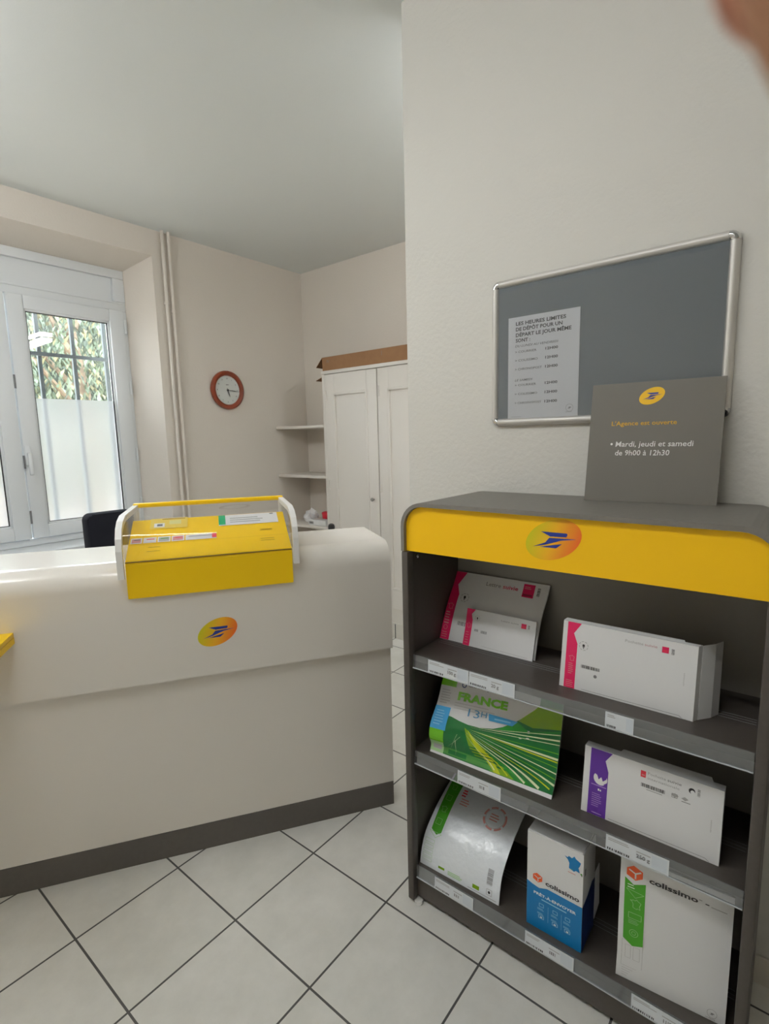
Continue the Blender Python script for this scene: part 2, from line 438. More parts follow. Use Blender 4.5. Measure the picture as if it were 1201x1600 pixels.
# tiled baseboards
SK = mat('skirting_tile', (206, 202, 192), 0.4)
def skirting(name, lo, hi, axis):
    b = MB(); b.box(lo, hi, SK, bev=.002)
    return struct(b.build(name))
skirting('baseboard_right', (XR - .009, YS + .01, 0), (XR, YC, .08), 'y')
skirting('baseboard_north', (1.60, YW - .009, 0), (XB - .01, YW, .08), 'x')
skirting('baseboard_north.001', (XL + .01, YW - .009, 0), (1.50, YW, .08), 'x')

# ------------------------------------------------------------------ window
win = bpy.data.objects.new('window_1', None); COL.objects.link(win); win.location = (0.66, FY, .86)
struct(win, 'white casement window with frosted lower panes and outside bars')
WX0, WX1 = -.06, 1.375
b = MB()
b.box((WX1 - .035, FY - .012, .901), (WX1, FY + .07, 2.374), PVC, bev=.003); b.box((WX0, FY - .012, .901), (WX0 + .035, FY + .07, 2.374), PVC, bev=.003)
b.box((WX0, FY - .012, .86), (WX1, FY + .07, .90), PVC, bev=.003); b.box((WX0, FY - .012, 2.375), (WX1, FY + .07, 2.42), PVC, bev=.003)
b.build('frame', win)
b = MB(); b.box((WX0, FY + .012, 2.42), (WX1, FY + .07, 2.64), PVC)
for q in ((WX0, 2.42, WX1, 2.432), (WX0, 2.585, WX1, 2.64), (1.30, 2.433, WX1, 2.584), (WX0, 2.433, WX0 + .06, 2.584)):
    b.box((q[0], FY - .014, q[1]), (q[2], FY + .012, q[3]), PVC, bev=.003)
b.build('shutter_box', win)
b = MB(); b.box((WX0, YW - .03, .838), (WX1 + .09, FY + .01, .858), PVC, bev=.004); b.build('inner_sill', win)
def sash(x0, x1, hinge_x):
    z0, z1 = .905, 2.372; g0, g1, h0, h1 = x0 + .088, x1 - .092, .985, 2.295
    b = MB()
    for lo, hi in (((x0, z0), (g0, z1)), ((g1, z0), (x1, z1)), ((g0, z0), (g1, h0)), ((g0, h1), (g1, z1))):
        b.box((lo[0], FY - .03, lo[1]), (hi[0], FY + .03, hi[1]), PVC, bev=.005)
    # glazing bead, slightly set back
    for lo, hi in (((g0 - .004, h0), (g0 + .012, h1)), ((g1 - .012, h0), (g1 + .004, h1)), ((g0, h0 - .004), (g1, h0 + .012)), ((g0, h1 - .012), (g1, h1 + .004))):
        b.box((lo[0], FY - .016, lo[1]), (hi[0], FY + .02, hi[1]), PVC, bev=.003)
    s = b.build('sash', win)
    b = MB()
    for lo, hi in (((g0 + .0121, h0 + .012), (g0 + .0165, h1 - .012)), ((g1 - .0165, h0 + .012), (g1 - .0121, h1 - .012)), ((g0 + .0166, h1 - .0165), (g1 - .0166, h1 - .0121)), ((g0 + .0166, h0 + .0121), (g1 - .0166, h0 + .0150))):
        b.box((lo[0], FY - .010, lo[1]), (hi[0], FY + .0015, hi[1]), RUBBER)
    b.build('gasket', s)
    b = MB(); b.box((g0, FY + .002, h0), (g1, FY + .006, h1), GLASS); b.build('pane', s)
    b = MB(); b.box((g0 + .017, FY - .002, h0 + .0155), (g1 - .017, FY, 1.768), FILM); b.build('frosted_film', s)['label'] = 'frosted privacy film on the lower pane'
    for z in (1.05, 1.40, 1.86, 2.27):
        b = MB(); b.tube([(hinge_x, FY - .034, z - .045), (hinge_x, FY - .034, z + .045)], .007, PVC, 8); b.build('hinge', s)
    return s
s2 = sash(.661, 1.344, 1.352); s1 = sash(-.03, .653, -.036)
b = MB()
b.box((.664, FY - .04, 1.36), (.694, FY - .03, 1.48), PVC, bev=.004); b.box((.671, FY - .065, 1.415), (.687, FY - .04, 1.435), PVC, bev=.003)
b.box((.668, FY - .075, 1.30), (.69, FY - .06, 1.436), PVC, bev=.006)
b.build('handle', s2)
b = MB()
for z in (1.04, 1.38, 1.86): b.box((.652, FY - .036, z - .04), (.662, FY - .03, z + .04), INKG)
b.build('latch_plate', s2)
# outside iron grille
gr = thing('window_grille', 'dark iron security bars outside the window', 'window bars', (0.66, 2.32, .75))
for k in range(8):
    x = .06 + k * .21 - .02
    b = MB(); b.box((x - .011, 2.309, .75), (x + .011, 2.331, 2.72), IRON); b.build('bar', gr)
for z in (.80, 2.067, 2.68):
    b = MB(); b.box((-.18, 2.300, z - .012), (1.54, 2.308, z + .012), IRON); b.build('cross_rail', gr)

# ------------------------------------------------------------------ outside
def tree(name, x, y, label, seed, h=4.5, spread=1.7):
    rd = random.Random(seed)
    t = thing(name, label, 'tree', (x, y, -.3), 'trees beyond the window bars')
    b = MB(); b.tube([(x, y, -.35), (x + .1, y, 1.5), (x - .05, y + .1, h * .8)], [.16, .12, .04], mat('bark', (92, 78, 62), 0.9, noise=.3, nscale=8), 10)
    for k in range(7):
        a = rd.uniform(0, 6.28); b.tube([(x, y, h * .35 + k * .3), (x + spread * .5 * math.cos(a), y + spread * .5 * math.sin(a), h * .5 + k * .35)], [.05, .02], MATS['bark'], 7)
    b.build('trunk', t)
    lm = [mat('leaf_green', (56, 68, 48), .7), mat('leaf_yellow', (92, 88, 60), .7), mat('leaf_grey_green', (76, 88, 72), .7), mat('leaf_dark', (36, 46, 36), .8)]
    b = MB()
    for k in range(330):
        a = rd.uniform(0, 6.28); r = spread * math.sqrt(rd.random()); cx, cy = x + r * math.cos(a), y + r * .8 * math.sin(a)
        z = h * rd.uniform(.28, .98) * (1 - .12 * (r / spread) ** 2); n = rd.randint(14, 24); sw = rd.uniform(-.012, .012)
        for j in range(n):
            z -= .045; cx += sw; l = rd.uniform(.06, .13); wd = rd.uniform(.012, .03); aa = rd.uniform(0, 6.28)
            dx, dy = math.cos(aa), math.sin(aa); p = Vector((cx + dx * .02, cy + dy * .02, z))
            b.face([p, p + Vector((dx * l * .45 - dy * wd, dy * l * .45 + dx * wd, -l * .5)), p + Vector((dx * l * .6, dy * l * .6, -l)), p + Vector((dx * l * .45 + dy * wd, dy * l * .45 - dx * wd, -l * .5))], rd.choices(lm, (4, 3, 4, 2))[0])
    b.build('foliage', t, recalc=False)
tree('weeping_tree', 2.75, 6.4, 'yellow-green weeping tree seen through the upper window pane', 3, spread=1.25)
tree('weeping_tree', 5.6, 6.8, 'weeping tree farther right, hidden behind the window frame', 5, spread=1.25)
tree('weeping_tree', -.1, 6.4, 'weeping tree beyond the left window casement', 8, spread=1.2)
rd = random.Random(12)
hl = [mat('leaf_green', (56, 68, 48)), mat('leaf_yellow', (92, 88, 60)), mat('leaf_grey_green', (76, 88, 72)), mat('leaf_dark', (36, 46, 36))]
b = MB(); b.box((-6, 8.75, -.32), (12, 9.3, 4.1), MATS['leaf_dark'])
for k in range(24000):
    x = rd.uniform(-1.5, 7.5); z = rd.uniform(0, 4.3); p = Vector((x, 8.74 - rd.uniform(0, .35), z)); l = rd.uniform(.05, .12); a_ = rd.uniform(-.35, .35); wd = l * rd.uniform(.08, .2)
    dn = Vector((math.sin(a_), rd.uniform(-.5, .1), -math.cos(a_))); sd = Vector((math.cos(a_), rd.uniform(-.4, .4), math.sin(a_)))
    b.face([p, p + dn * l * .5 + sd * wd, p + dn * l, p + dn * l * .5 - sd * wd], rd.choices(hl, (4, 2, 5, 3))[0])
tag(b.build('hedge', recalc=False), 'tall dense hedge closing the view beyond the weeping trees', 'hedge')
b = MB(); b.box((-8, 2.3, -.45), (14, 16, -.3), mat('pale_gravel', (214, 198, 182), .9, noise=.15, nscale=3))
struct(b.build('ground_outside'), 'pale ground outside the window')
b = MB(); b.box((-8, 8.0, -.3), (14, 8.15, 2.1), mat('rendered_garden_wall', (134, 126, 120), .9, noise=.08, nscale=3)); struct(b.build('wall_garden'), 'pinkish garden wall beyond the trees')

# ------------------------------------------------------------------ heating pipes
for x, zc, lab in ((1.537, 2.42, 'slim cream wall pipe, the one nearer the window'), (1.582, 2.37, 'slim cream wall pipe, the one nearer the clock')):
    t = thing('wall_pipe', lab, 'pipe', (x, YW - .03, 0), 'wall pipes beside the window')
    b = MB(); b.tube([(x, YW - .03, 0), (x, YW - .03, H)], .0115, WALL, 12); b.build('tube', t)
    for zz in (zc, .6):
        b = MB(); b.tube([(x, YW - .03, zz - .012), (x, YW - .03, zz + .012)], .0155, WALL, 12); b.box((x - .005, YW - .03, zz - .006), (x + .005, YW, zz + .006), WALL); b.build('pipe_clip', t)

# ------------------------------------------------------------------ lamps (ceiling, out of the picture)
DIFF = emit_mat('lamp_diffuser', (0.99, 1.0, 1.0), LAMP)
DIFFB = emit_mat('lamp_diffuser_public', (0.99, 1.0, 1.0), LAMP * 1.6)
DIFFU = emit_mat('added_uplight_glow', (0.99, 1.0, 1.0), LAMP * 4.2)  # extra upward glow, added to lighten the ceiling
def tube_lamp(x, y, along, label, ln=1.2, drop=.22, upper=True):
    t = thing('ceiling_light', label, 'ceiling light', (x, y, H), 'fluorescent ceiling lights')
    dx, dy = (ln / 2, .06) if along == 'x' else (.06, ln / 2)
    z = H - drop
    b = MB(); b.box((x - dx * .98, y - dy * .98, z - .012), (x + dx * .98, y + dy * .98, z + .012), WHT, bev=.004); b.build('housing', t)
    for nm, z0, z1 in (('lower_diffuser', z - .045, z - .0125), ('added_uplight', z + .0125, z + .045))[:2 if upper else 1]:
        b = MB(); b.box((x - dx, y - dy, z0), (x + dx, y + dy, z1), (DIFF if upper else DIFFB) if z1 < z else DIFFU, bev=.006); b.build(nm, t)
    for k in (-.8, .8) if upper else ():
        px, py = (x + dx * k, y) if along == 'x' else (x, y + dy * k)
        b = MB(); b.tube([(px, py, z + .045), (px, py, H)], .004, CHROME, 6); b.build('suspension_rod', t)
tube_lamp(1.90, -1.35, 'y', 'fluorescent light hanging behind the partition wall')
tube_lamp(-.70, .75, 'y', 'added fill light hanging unseen behind the counter, nearest the window')  # added lamp out of view, brightens the ceiling and back walls
tube_lamp(-.52, -.95, 'y', 'fluorescent light fixed to the ceiling in front of the counter and shelf unit', drop=.0125, upper=False)

# ================================================================== WALL CLOCK
cx, cz = 1.985, 1.862
t = thing('wall_clock', 'round wall clock with red-brown wooden rim on the cream wall', 'clock', (cx, YW, cz))
Mc = Matrix.Translation((cx, YW, cz)) @ Matrix.Rotation(R(90), 4, 'X')
b = MB(); b.lathe([(.137, .0), (.145, .012), (.143, .028), (.130, .036), (.114, .032), (.108, .022), (.108, .0)], WOODR, Mc, 56); b.build('rim', t)
b = MB(); b.lathe([(.108, .004), (.1085, .018)], CLOCKF, Mc, 48)
S = Surf.flat(b, (cx, YW - .0185, cz), (1, 0, 0), (0, 0, 1))
for k in range(12):
    a = R(90 - 30 * k); n = '12' if k == 0 else str(k)
    S.text(n, .088 * math.cos(a) - .006, .088 * math.sin(a) - .005, .010, INK, bold=.01)
for k in range(60):
    a = R(6 * k); S.line((.099 * math.cos(a), .099 * math.sin(a)), (.104 * math.cos(a), .104 * math.sin(a)), .001, INKG)
S.rect(-.012, .038, .012, .043, INKG)
b.build('dial', t)
def hand(ang, ln, wd, dz):
    b = MB(); a = R(ang); d = Vector((math.sin(a), 0, math.cos(a))); n = Vector((d.z, 0, -d.x)); c = Vector((cx, YW - .021 - dz, cz))
    b.hexa([c - d * .015 - n * wd * .5, c - d * .015 + n * wd * .5, c + d * ln * .7 + n * wd, c + d * ln, c + d * ln * .7 - n * wd],
           [q + Vector((0, -.0012, 0)) for q in (c - d * .015 - n * wd * .5, c - d * .015 + n * wd * .5, c + d * ln * .7 + n * wd, c + d * ln, c + d * ln * .7 - n * wd)], INK)
    b.build('clock_hand', t)
hand(162, .055, .0038, 0); hand(95, .083, .003, .002)
b = MB(); b.lathe([(.007, .020), (.007, .026)], INK, Mc, 14); b.build('hub', t)

# ================================================================== CUPBOARD on the far wall
XC = 2.44; CY0, CY1 = .20, 1.314
t = thing('cupboard', 'tall white panelled two-door cupboard in the far corner', 'cupboard', (XC, .75, 0))
b = MB(); b.box((XC + .022, CY0, .115), (XB - .002, CY1, 1.985), WHITEW, bev=.003); b.build('body', t)
b = MB(); b.box((XC + .015, CY0, 0), (XB - .002, CY1, .115), SK, bev=.002)
for y in (.33, .663, .996): b.box((XC + .0135, y - .003, .001), (XC + .016, y + .003, .112), INK)
b.build('tiled_plinth', t)
for ya, yb in ((CY1 - .028, CY1), (CY0, CY0 + .02)):
    b = MB(); b.box((XC + .004, ya, .125), (XC + .022, yb, 1.98), WHITEW, bev=.003); b.build('side_stile', t)
def door(y0, y1, knob_y, lab):
    z0, z1 = .235, 1.955
    b = MB(); X0, X1 = XC, XC + .02
    sy, sz = .095, .145
    b.box((X0, y0, z0), (X1, y0 + sy, z1), WHITEW, bev=.003); b.box((X0, y1 - sy, z0), (X1, y1, z1), WHITEW, bev=.003)
    b.box((X0, y0 + sy, z0), (X1, y1 - sy, z0 + sz), WHITEW); b.box((X0, y0 + sy, z1 - sz), (X1, y1 - sy, z1), WHITEW)
    b.box((X0 + .010, y0 + sy, z0 + sz), (X1, y1 - sy, z1 - sz), WHITEW)
    for q in (((y0 + sy - .006, z0 + sz - .006), (y0 + sy + .012, z1 - sz + .006)), ((y1 - sy - .012, z0 + sz - .006), (y1 - sy + .006, z1 - sz + .006)),
              ((y0 + sy, z0 + sz - .006), (y1 - sy, z0 + sz + .012)), ((y0 + sy, z1 - sz - .012), (y1 - sy, z1 - sz + .006))):
        b.box((X0 - .007, q[0][0], q[0][1]), (X0 + .011, q[1][0], q[1][1]), WHITEW, bev=.004)
    dd = b.build('door', t)
    b = MB(); b.lathe([(.007, .0), (.007, .012), (.013, .016), (.014, .024), (.009, .03)], mat('dull_metal', (150, 148, 144), .4, metal=.8), Matrix.Translation((XC, knob_y, 1.03)) @ Matrix.Rotation(R(-90), 4, 'Y'), 18); b.build('knob', dd)
    hy = y1 - .012 if knob_y < (y0 + y1) / 2 else y0 + .012
    for z in (.45, 1.12, 1.80):
        b = MB(); b.tube([(XC - .004, hy, z - .035), (XC - .004, hy, z + .035)], .006, WHITEW, 8); b.build('hinge', dd)
door(.772, 1.284, .822, ''); door(.222, .764, .30, '')
# cornice rail above doors
b = MB(); b.box((XC - .004, CY0, 1.960), (XC + .022, CY1, 1.985), WHITEW, bev=.003); b.build('top_rail', t)

t = thing('cardboard_box', 'long flat brown cardboard box lying on top of the white cupboard', 'box', (2.6, .8, 1.985))
b = MB(); b.box((XC + .01, .215, 1.986), (XC + .34, 1.306, 2.086), CARDB)
S = Surf.flat(b, (XC + .01, 1.306, 1.986), (0, -1, 0), (0, 0, 1))
S.line((.045, .058), (.053, .078), .003, INKG); S.line((.053, .078), (.062, .06), .003, INKG); S.line((.062, .06), (.075, .074), .003, INKG); S.line((.58, .055), (.58, .085), .003, INKG)
b.build('carton', t)
CARDD = mat('brown_cardboard_inside', (130, 92, 60), .85)
for (z0, dz, x0, ye) in ((2.084, -.062, XC + .012, 1.405), (1.99, -.052, XC + .11, 1.515)):
    b = MB(); p = [(x0, 1.307, z0), (x0 + .18, 1.307, z0), (x0 + .18, ye, z0 + dz), (x0 + .03, ye, z0 + dz)]
    b.hexa(p, [(q[0], q[1] + .003, q[2] + .003) for q in p], CARDD); b.build('flap', t)

# niche shelves left of the cupboard
for z, lab in ((1.585, 'topmost white niche shelf between cupboard and corner'), (1.186, 'middle white niche shelf between cupboard and corner'), (.775, 'lowest white niche shelf, carrying a crumpled paper')):
    b = MB(); b.box((XC + .01, 1.3145, z - .022), (XB - .001, YW - .001, z), WHITEW, bev=.003)
    tag(b.build('niche_shelf'), lab, 'shelf', 'white shelves in the corner niche')
# things on the lowest niche shelf
rd = random.Random(4); t2 = bmesh.new(); bmesh.ops.create_icosphere(t2, subdivisions=3, radius=1)
for v in t2.verts:
    k = 1 + .28 * math.sin(7 * v.co.x + 3 * v.co.z) * math.cos(5 * v.co.y + 2) + rd.uniform(-.1, .1)
    v.co = Vector((v.co.x * .05 * k, v.co.y * .065 * k, max(-.048, v.co.z * .058 * k)))
for v in t2.verts: v.co += Vector((2.60, 1.655, .775 + .0485))
b = MB(); b.merge(t2, PAPER); tag(b.build('crumpled_paper'), 'crumpled white paper on the lowest niche shelf', 'paper')
t = thing('small_box', 'small white box with grey print on the lowest niche shelf', 'box', (2.5, 1.50, .775))
b = MB(); b.box((2.47, 1.36, .7755), (2.55, 1.56, .822), CARDW, bev=.002)
S = Surf.flat(b, (2.47, 1.56, .7755), (0, -1, 0), (0, 0, 1)); S.rect(.01, .012, .06, .032, INKL); S.rect(.02, .018, .05, .026, INKG); b.build('carton', t)
t = thing('red_tub', 'small red tub behind the white box on the niche shelf', 'tub', (2.62, 1.49, .775))
b = MB(); b.lathe([(.036, .0005), (.042, .06), (.042, .075)], mat('red_plastic', (214, 40, 60), .4), Matrix.Translation((2.62, 1.49, .775)), 24); b.build('pot', t)
b = MB(); b.lathe([(.045, .076), (.045, .09), (.03, .097)], MATS['red_plastic'], Matrix.Translation((2.62, 1.49, .775)), 24); b.build('lid', t)

# ================================================================== COUNTER
K0 = Vector((1.0443, -.4117, 0)); KD = Vector((-.8299, .5580, 0)); KN = Vector((-.5580, -.8299, 0))
KM = Matrix((( KD.x, KN.x, 0, K0.x), (KD.y, KN.y, 0, K0.y), (0, 0, 1, 0), (0, 0, 0, 1)))   # local (s, o, z)
def KP(s, o, z): return K0 + KD * s + KN * o + Vector((0, 0, z))
SL = 2.45
t = thing('service_counter', 'long white service counter with rounded top edge and grey kickboard', 'counter', tuple(KP(1.2, 0, 0)))
b = MB(); b.box((0, -.30, .10), (SL, -.006, .674), COUNTER, M=KM); b.build('front_panel', t)
b = MB(); b.box((0.002, -.30, .6745), (SL, -.0045, 1.0), COUNTER, M=KM); b.build('carcass', t)
b = MB(); b.box((0.001, -.30, 0), (SL, -.0045, .0995), KICK, M=KM); b.build('kickboard', t)
pr = [(.022, .675)]
rt = .078
for k in range(13):
    a = R(90 * k / 12); pr.append((.022 - rt + rt * math.cos(a), 1.088 - rt + rt * math.sin(a)))
pr += [(-.353, 1.088), (-.353, 1.060), (-.30, 1.058), (-.003, 1.0), (-.003, .675)]
t2 = MB(); t2.prism(pr, 'x', 0, SL, COUNTER, M=KM)
for f in t2.bm.faces: f.smooth = True
o = t2.build('top_apron', t)
S = None
b = MB(); S = Surf.flat(b, KP(0, .0221, 0), -KD, (0, 0, 1)); S.mb = b
post_logo(S, -.632, .827, .0135 * 0 + 1.0 * .98)
b.build('logo_sticker', t)['label'] = 'yellow and orange oval sticker with blue bird'
b = MB(); b.box((.03, -.98, .715), (SL, -.301, .74), COUNTER, M=KM); b.build('desk_top', t)
for s in (.05, SL - .05):
    b = MB(); b.box((s - .012, -.95, 0), (s + .012, -.302, .714), COUNTER, M=KM); b.build('leg_panel', t)
# yellow ledge fixed to the counter front, far left
t = thing('writing_ledge', 'yellow ledge fixed to the counter front at the left picture edge', 'ledge', tuple(KP(1.5, .2, .88)))
b = MB(); b.box((1.23, .0225, .892), (1.80, .32, .907), YELM, M=KM, bev=.002); b.build('ledge_top', t)
b = MB(); b.box((1.23, .305, .868), (1.80, .32, .8915), YELM, M=KM); b.box((1.23, .0225, .872), (1.236, .3045, .8915), YELM, M=KM); b.build('apron', t)

# ---- stamp display sitting over the counter edge
t = thing('stamp_display', 'yellow stamp display case with clear curved lid straddling the counter edge', 'display case', tuple(KP(.63, -.1, 1.088)))
b = MB()
ft = [(.034, .977), (.034, 1.088), (.0315, 1.096), (.026, 1.1015), (-.2, 1.2), (-.204, 1.196), (-.204, 1.0885), (-.2, 1.0885), (-.19, 1.0885), (-.02, 1.0885), (.0235, 1.06), (.0235, .977)]
b.prism(ft, 'x', .366, .898, YELM, M=KM)
b.build('tray', t)
b = MB(); b.prism([(.0343, 1.0955), (.0343, 1.0968), (.0320, 1.0995), (.0310, 1.0990)], 'x', .366, .898, mat('dark_yellow_gap', (120, 92, 10), .6), M=KM); b.build('fold_seam', t)
# tray plane prints
tv = Vector((0, 0, 0)); P0 = KP(0, .0272, 1.1018); P1 = KP(0, -.2, 1.2008); TV = (P1 - P0).normalized()
b = MB(); S = Surf.flat(b, P0, -KD, TV)
S.mb = b
def tq(s0, v0, s1, v1, m, L=1): S.rect(-s1, v0, -s0, v1, m, L)
tq(.36, .0875, .90, .0885, mat('crease', (206, 160, 0), .5))
for s0, s1, v in ((.42, .462, .131), (.42, .464, .125), (.418, .466, .070), (.418, .466, .058), (.797, .835, .068), (.797, .838, .045)):
    tq(s0, v - .0011, s1, v + .0011, mat('slot', (150, 112, 0), .6))
b.build('printed_marks', t)
for s0, v0, s1, v1, lab, kind in ((.391, .172, .605, .243, 'white strip with a green end', 'w'), (.613, .095, .895, .128, 'row of small red and white stamps', 's'), (.713, .180, .838, .249, 'clear pouch holding two stamps', 'c')):
    b = MB(); S = Surf.flat(b, P0 + TV * 0 + TV.cross(KD) * 0, -KD, TV); S.mb = b
    if kind == 'w':
        tq(s0, v0, s1, v1, PAPER, 3); tq(.581, v0 + .006, s1, v1, GRNST, 4); tq(.405, .233, .418, .238, INK, 4)
        S.lines(-.565, .185, -.42, .225, 3, INKL, 4); nm = 'tariff_strip'
    elif kind == 's':
        xs = [.613, .72, .765, .81, .855, .895]
        SLAB = ['long white stamp booklet with a red end, rightmost in the display case', 'pink-centred stamp next to the long booklet in the display case', 'grey-centred stamp in the middle of the row in the display case',
                'red-lettered white stamp second from the left in the display case', 'pink stamp at the left end of the row in the display case']
        for k, (a, c) in enumerate(zip(xs, xs[1:])):
            if k: b = MB(); S = Surf.flat(b, P0, -KD, TV)
            tq(a + .002, v0, c - .002, v1, PAPER, 3)
            tq(a + .006, v0 + .004, c - .006, v1 - .006, [CARDW, PINK, INKL, PAPER, PINK][k], 4); tq(a + .008, v0 + .018, c - .012, v0 + .023, [INKL, REDI, GRNT, REDI, INKG][k], 5)
            if not k: tq(.615, v0 + .004, .63, v1 - .004, REDI, 5)
            tag(b.build('stamp_booklet' if k == 0 else 'postage_stamp'), SLAB[k], 'stamps' if k == 0 else 'stamp', 'stamps in the display case row')
        continue
    else:
        tq(s0, v0, s1, v1, mat('pouch', (236, 206, 90), .3), 3); tq(.79, .19, .825, .216, PAPER, 4); tq(.797, .196, .815, .21, INKG, 5)
        tq(.735, .205, .775, .232, mat('pouch_stamp', (226, 220, 150), .4), 4); tq(.722, .24, .80, .245, mat('slot', (150, 112, 0), .6), 4); nm = 'stamp_pouch'
    tag(b.build(nm), {'w': 'white card strip with green left end lying inside the stamp display', 's': 'row of red and white stamps inside the stamp display', 'c': 'clear pouch with two stamps inside the stamp display'}[kind], {'w': 'card', 's': 'stamps', 'c': 'pouch'}[kind])
# side cheeks, white with rounded front
def cheek_profile(off=0.0):
    p = [(.062, 1.05), (.062, 1.14), (.052, 1.178), (.03, 1.208), (-.005, 1.228), (-.06, 1.240), (-.37, 1.240)]
    return p
cp = cheek_profile()
for s0, s1 in ((.345, .364), (.899, .918)):
    b = MB()
    outer = cp; inner = [(.044, 1.05), (.044, 1.135), (.036, 1.168), (.018, 1.192), (-.012, 1.210), (-.06, 1.221), (-.37, 1.222)]
    b.prism(outer + [(-.37, 1.0895), (-.352, 1.0895), (-.35, 1.222)] + inner[::-1][1:] , 'x', s0, s1, WHT, M=KM)
    b.build('side_cheek', t)
    b = MB(); b.prism([(q[0], q[1]) for q in inner] + [(-.349, 1.0895), (0.02, 1.0895), (.0405, 1.05)], 'x', (s0 + s1) / 2 - .0015, (s0 + s1) / 2 + .0015, ACRYL, M=KM)
    b.build('side_pane', t)
b = MB(); b.box((.345, -.385, 1.228), (.918, -.355, 1.245), YELM, M=KM, bev=.003); b.build('hinge_bar', t)
b = MB()
lid = [(.036, 1.105), (.058, 1.14), (.048, 1.176), (.027, 1.205), (-.006, 1.225), (-.06, 1.2365), (-.355, 1.2365)]
for (o0, z0), (o1, z1) in zip(lid, lid[1:]):
    f = b.face([KP(.366, o0, z0), KP(.898, o0, z0), KP(.898, o1, z1), KP(.366, o1, z1)], ACRYL, smooth=True)
bmesh.ops.remove_doubles(b.bm, verts=b.bm.verts, dist=.0005)
b.build('clear_lid', t)
# bottle behind the counter
Mb = Matrix.Translation(KP(.115, -.5, .74))
t = thing('bottle', 'bottle whose black cap shows over the back edge of the counter', 'bottle', tuple(KP(.115, -.5, .74)))
b = MB(); b.lathe([(.03, .0005), (.034, .01), (.034, .22), (.02, .27), (.011, .30), (.011, .315)], WHT, Mb, 24); b.build('body', t)
b = MB(); b.lathe([(.015, .3155), (.016, .335), (.013, .345), (.006, .349)], BLACKP, Mb, 20); b.build('cap', t)

# ================================================================== OFFICE CHAIR
cx, cy = .745, .95
t = thing('office_chair', 'black office chair, its backrest showing behind the counter', 'chair', (cx, cy, 0))
def rounded(x0, z0, x1, z1, r, n=6):
    out = []
    for (px, pz, a0) in ((x1 - r, z1 - r, 0), (x0 + r, z1 - r, 90), (x0 + r, z0 + r, 180), (x1 - r, z0 + r, 270)):
        for k in range(n + 1): a = R(a0 + 90 * k / n); out.append((px + r * math.cos(a), pz + r * math.sin(a)))
    return out
b = MB(); b.prism(rounded(.617, .62, .862, 1.128, .035), 'y', 1.17, 1.25, BLACKF, bev=.012); b.build('backrest', t)
b = MB(); b.prism(rounded(.53, .70, .96, 1.17, .07), 'z', .45, .53, BLACKF, bev=.015); b.build('seat', t)
b = MB(); b.tube([(.745, 1.05, .44), (.745, 1.22, .46), (.745, 1.275, .60), (.745, 1.268, .85)], .02, BLACKP, 10); b.build('back_support', t)
b = MB(); b.tube([(cx, cy, .09), (cx, cy, .30)], .03, BLACKP, 14); b.tube([(cx, cy, .30), (cx, cy, .449)], .02, CHROME, 14); b.build('gas_column', t)
for k in range(5):
    a = R(72 * k + 20); d = Vector((math.cos(a), math.sin(a), 0)); e = Vector((cx, cy, 0)) + d * .30
    b = MB(); b.tube([Vector((cx, cy, .10)) + d * .02, e + Vector((0, 0, .075))], [.025, .016], BLACKP, 8); leg = b.build('leg', t)
    b = MB(); b.tube([e + Vector((-d.y, d.x, 0)) * -.02 + Vector((0, 0, .03)), e + Vector((-d.y, d.x, 0)) * .02 + Vector((0, 0, .03))], .029, RUBBER, 14); b.tube([e + Vector((0, 0, .05)), e + Vector((0, 0, .075))], .008, BLACKP, 8); b.build('caster', leg)

# ================================================================== NOTICE BOARD on the partition
t = thing('notice_board', 'wall-mounted grey notice board with rounded aluminium frame', 'notice board', (XR, -1.146, 1.725))
BY0, BY1, BZ0, BZ1 = -.824, -1.468, 1.502, 1.942
b = MB(); b.box((XR - .012, BY1 + .01, BZ0 + .01), (XR, BY0 - .01, BZ1 - .01), BOARD); b.build('back_panel', t)
fw = .021
def rail(p, q):
    """half-round profile rail from p to q (y, z)"""
    b = MB(); P = Vector((0, p[0], p[1])); Q = Vector((0, q[0], q[1])); d = (Q - P).normalized(); n = Vector((0, -d.z, d.y)); pts = []
    for k in range(9):
        a = math.pi * k / 8; pts.append((XR - .004 - .017 * math.sin(a), .0125 * math.cos(a)))
    pts += [(XR, -.0125), (XR, .0125)]
    A = [Vector((x, 0, 0)) + P + n * w_ for x, w_ in pts]; B = [Vector((x, 0, 0)) + Q + n * w_ for x, w_ in pts]
    va = [b.bm.verts.new(v) for v in A]; vb = [b.bm.verts.new(v) for v in B]; N = len(pts); k = b.mi(ALU)
    b.bm.faces.new(va); b.bm.faces.new(vb[::-1])
    for i in range(N):
        f = b.bm.faces.new((va[i], va[(i + 1) % N], vb[(i + 1) % N], vb[i])); f.smooth = i < 8
    b.build('frame_rail', t)
i = .0125
rail((BY0 - .024, BZ1 - i), (BY1 + .024, BZ1 - i)); rail((BY0 - .024, BZ0 + i), (BY1 + .024, BZ0 + i))
rail((BY0 - i, BZ0 + .024), (BY0 - i, BZ1 - .024)); rail((BY1 + i, BZ0 + .024), (BY1 + i, BZ1 - .024))
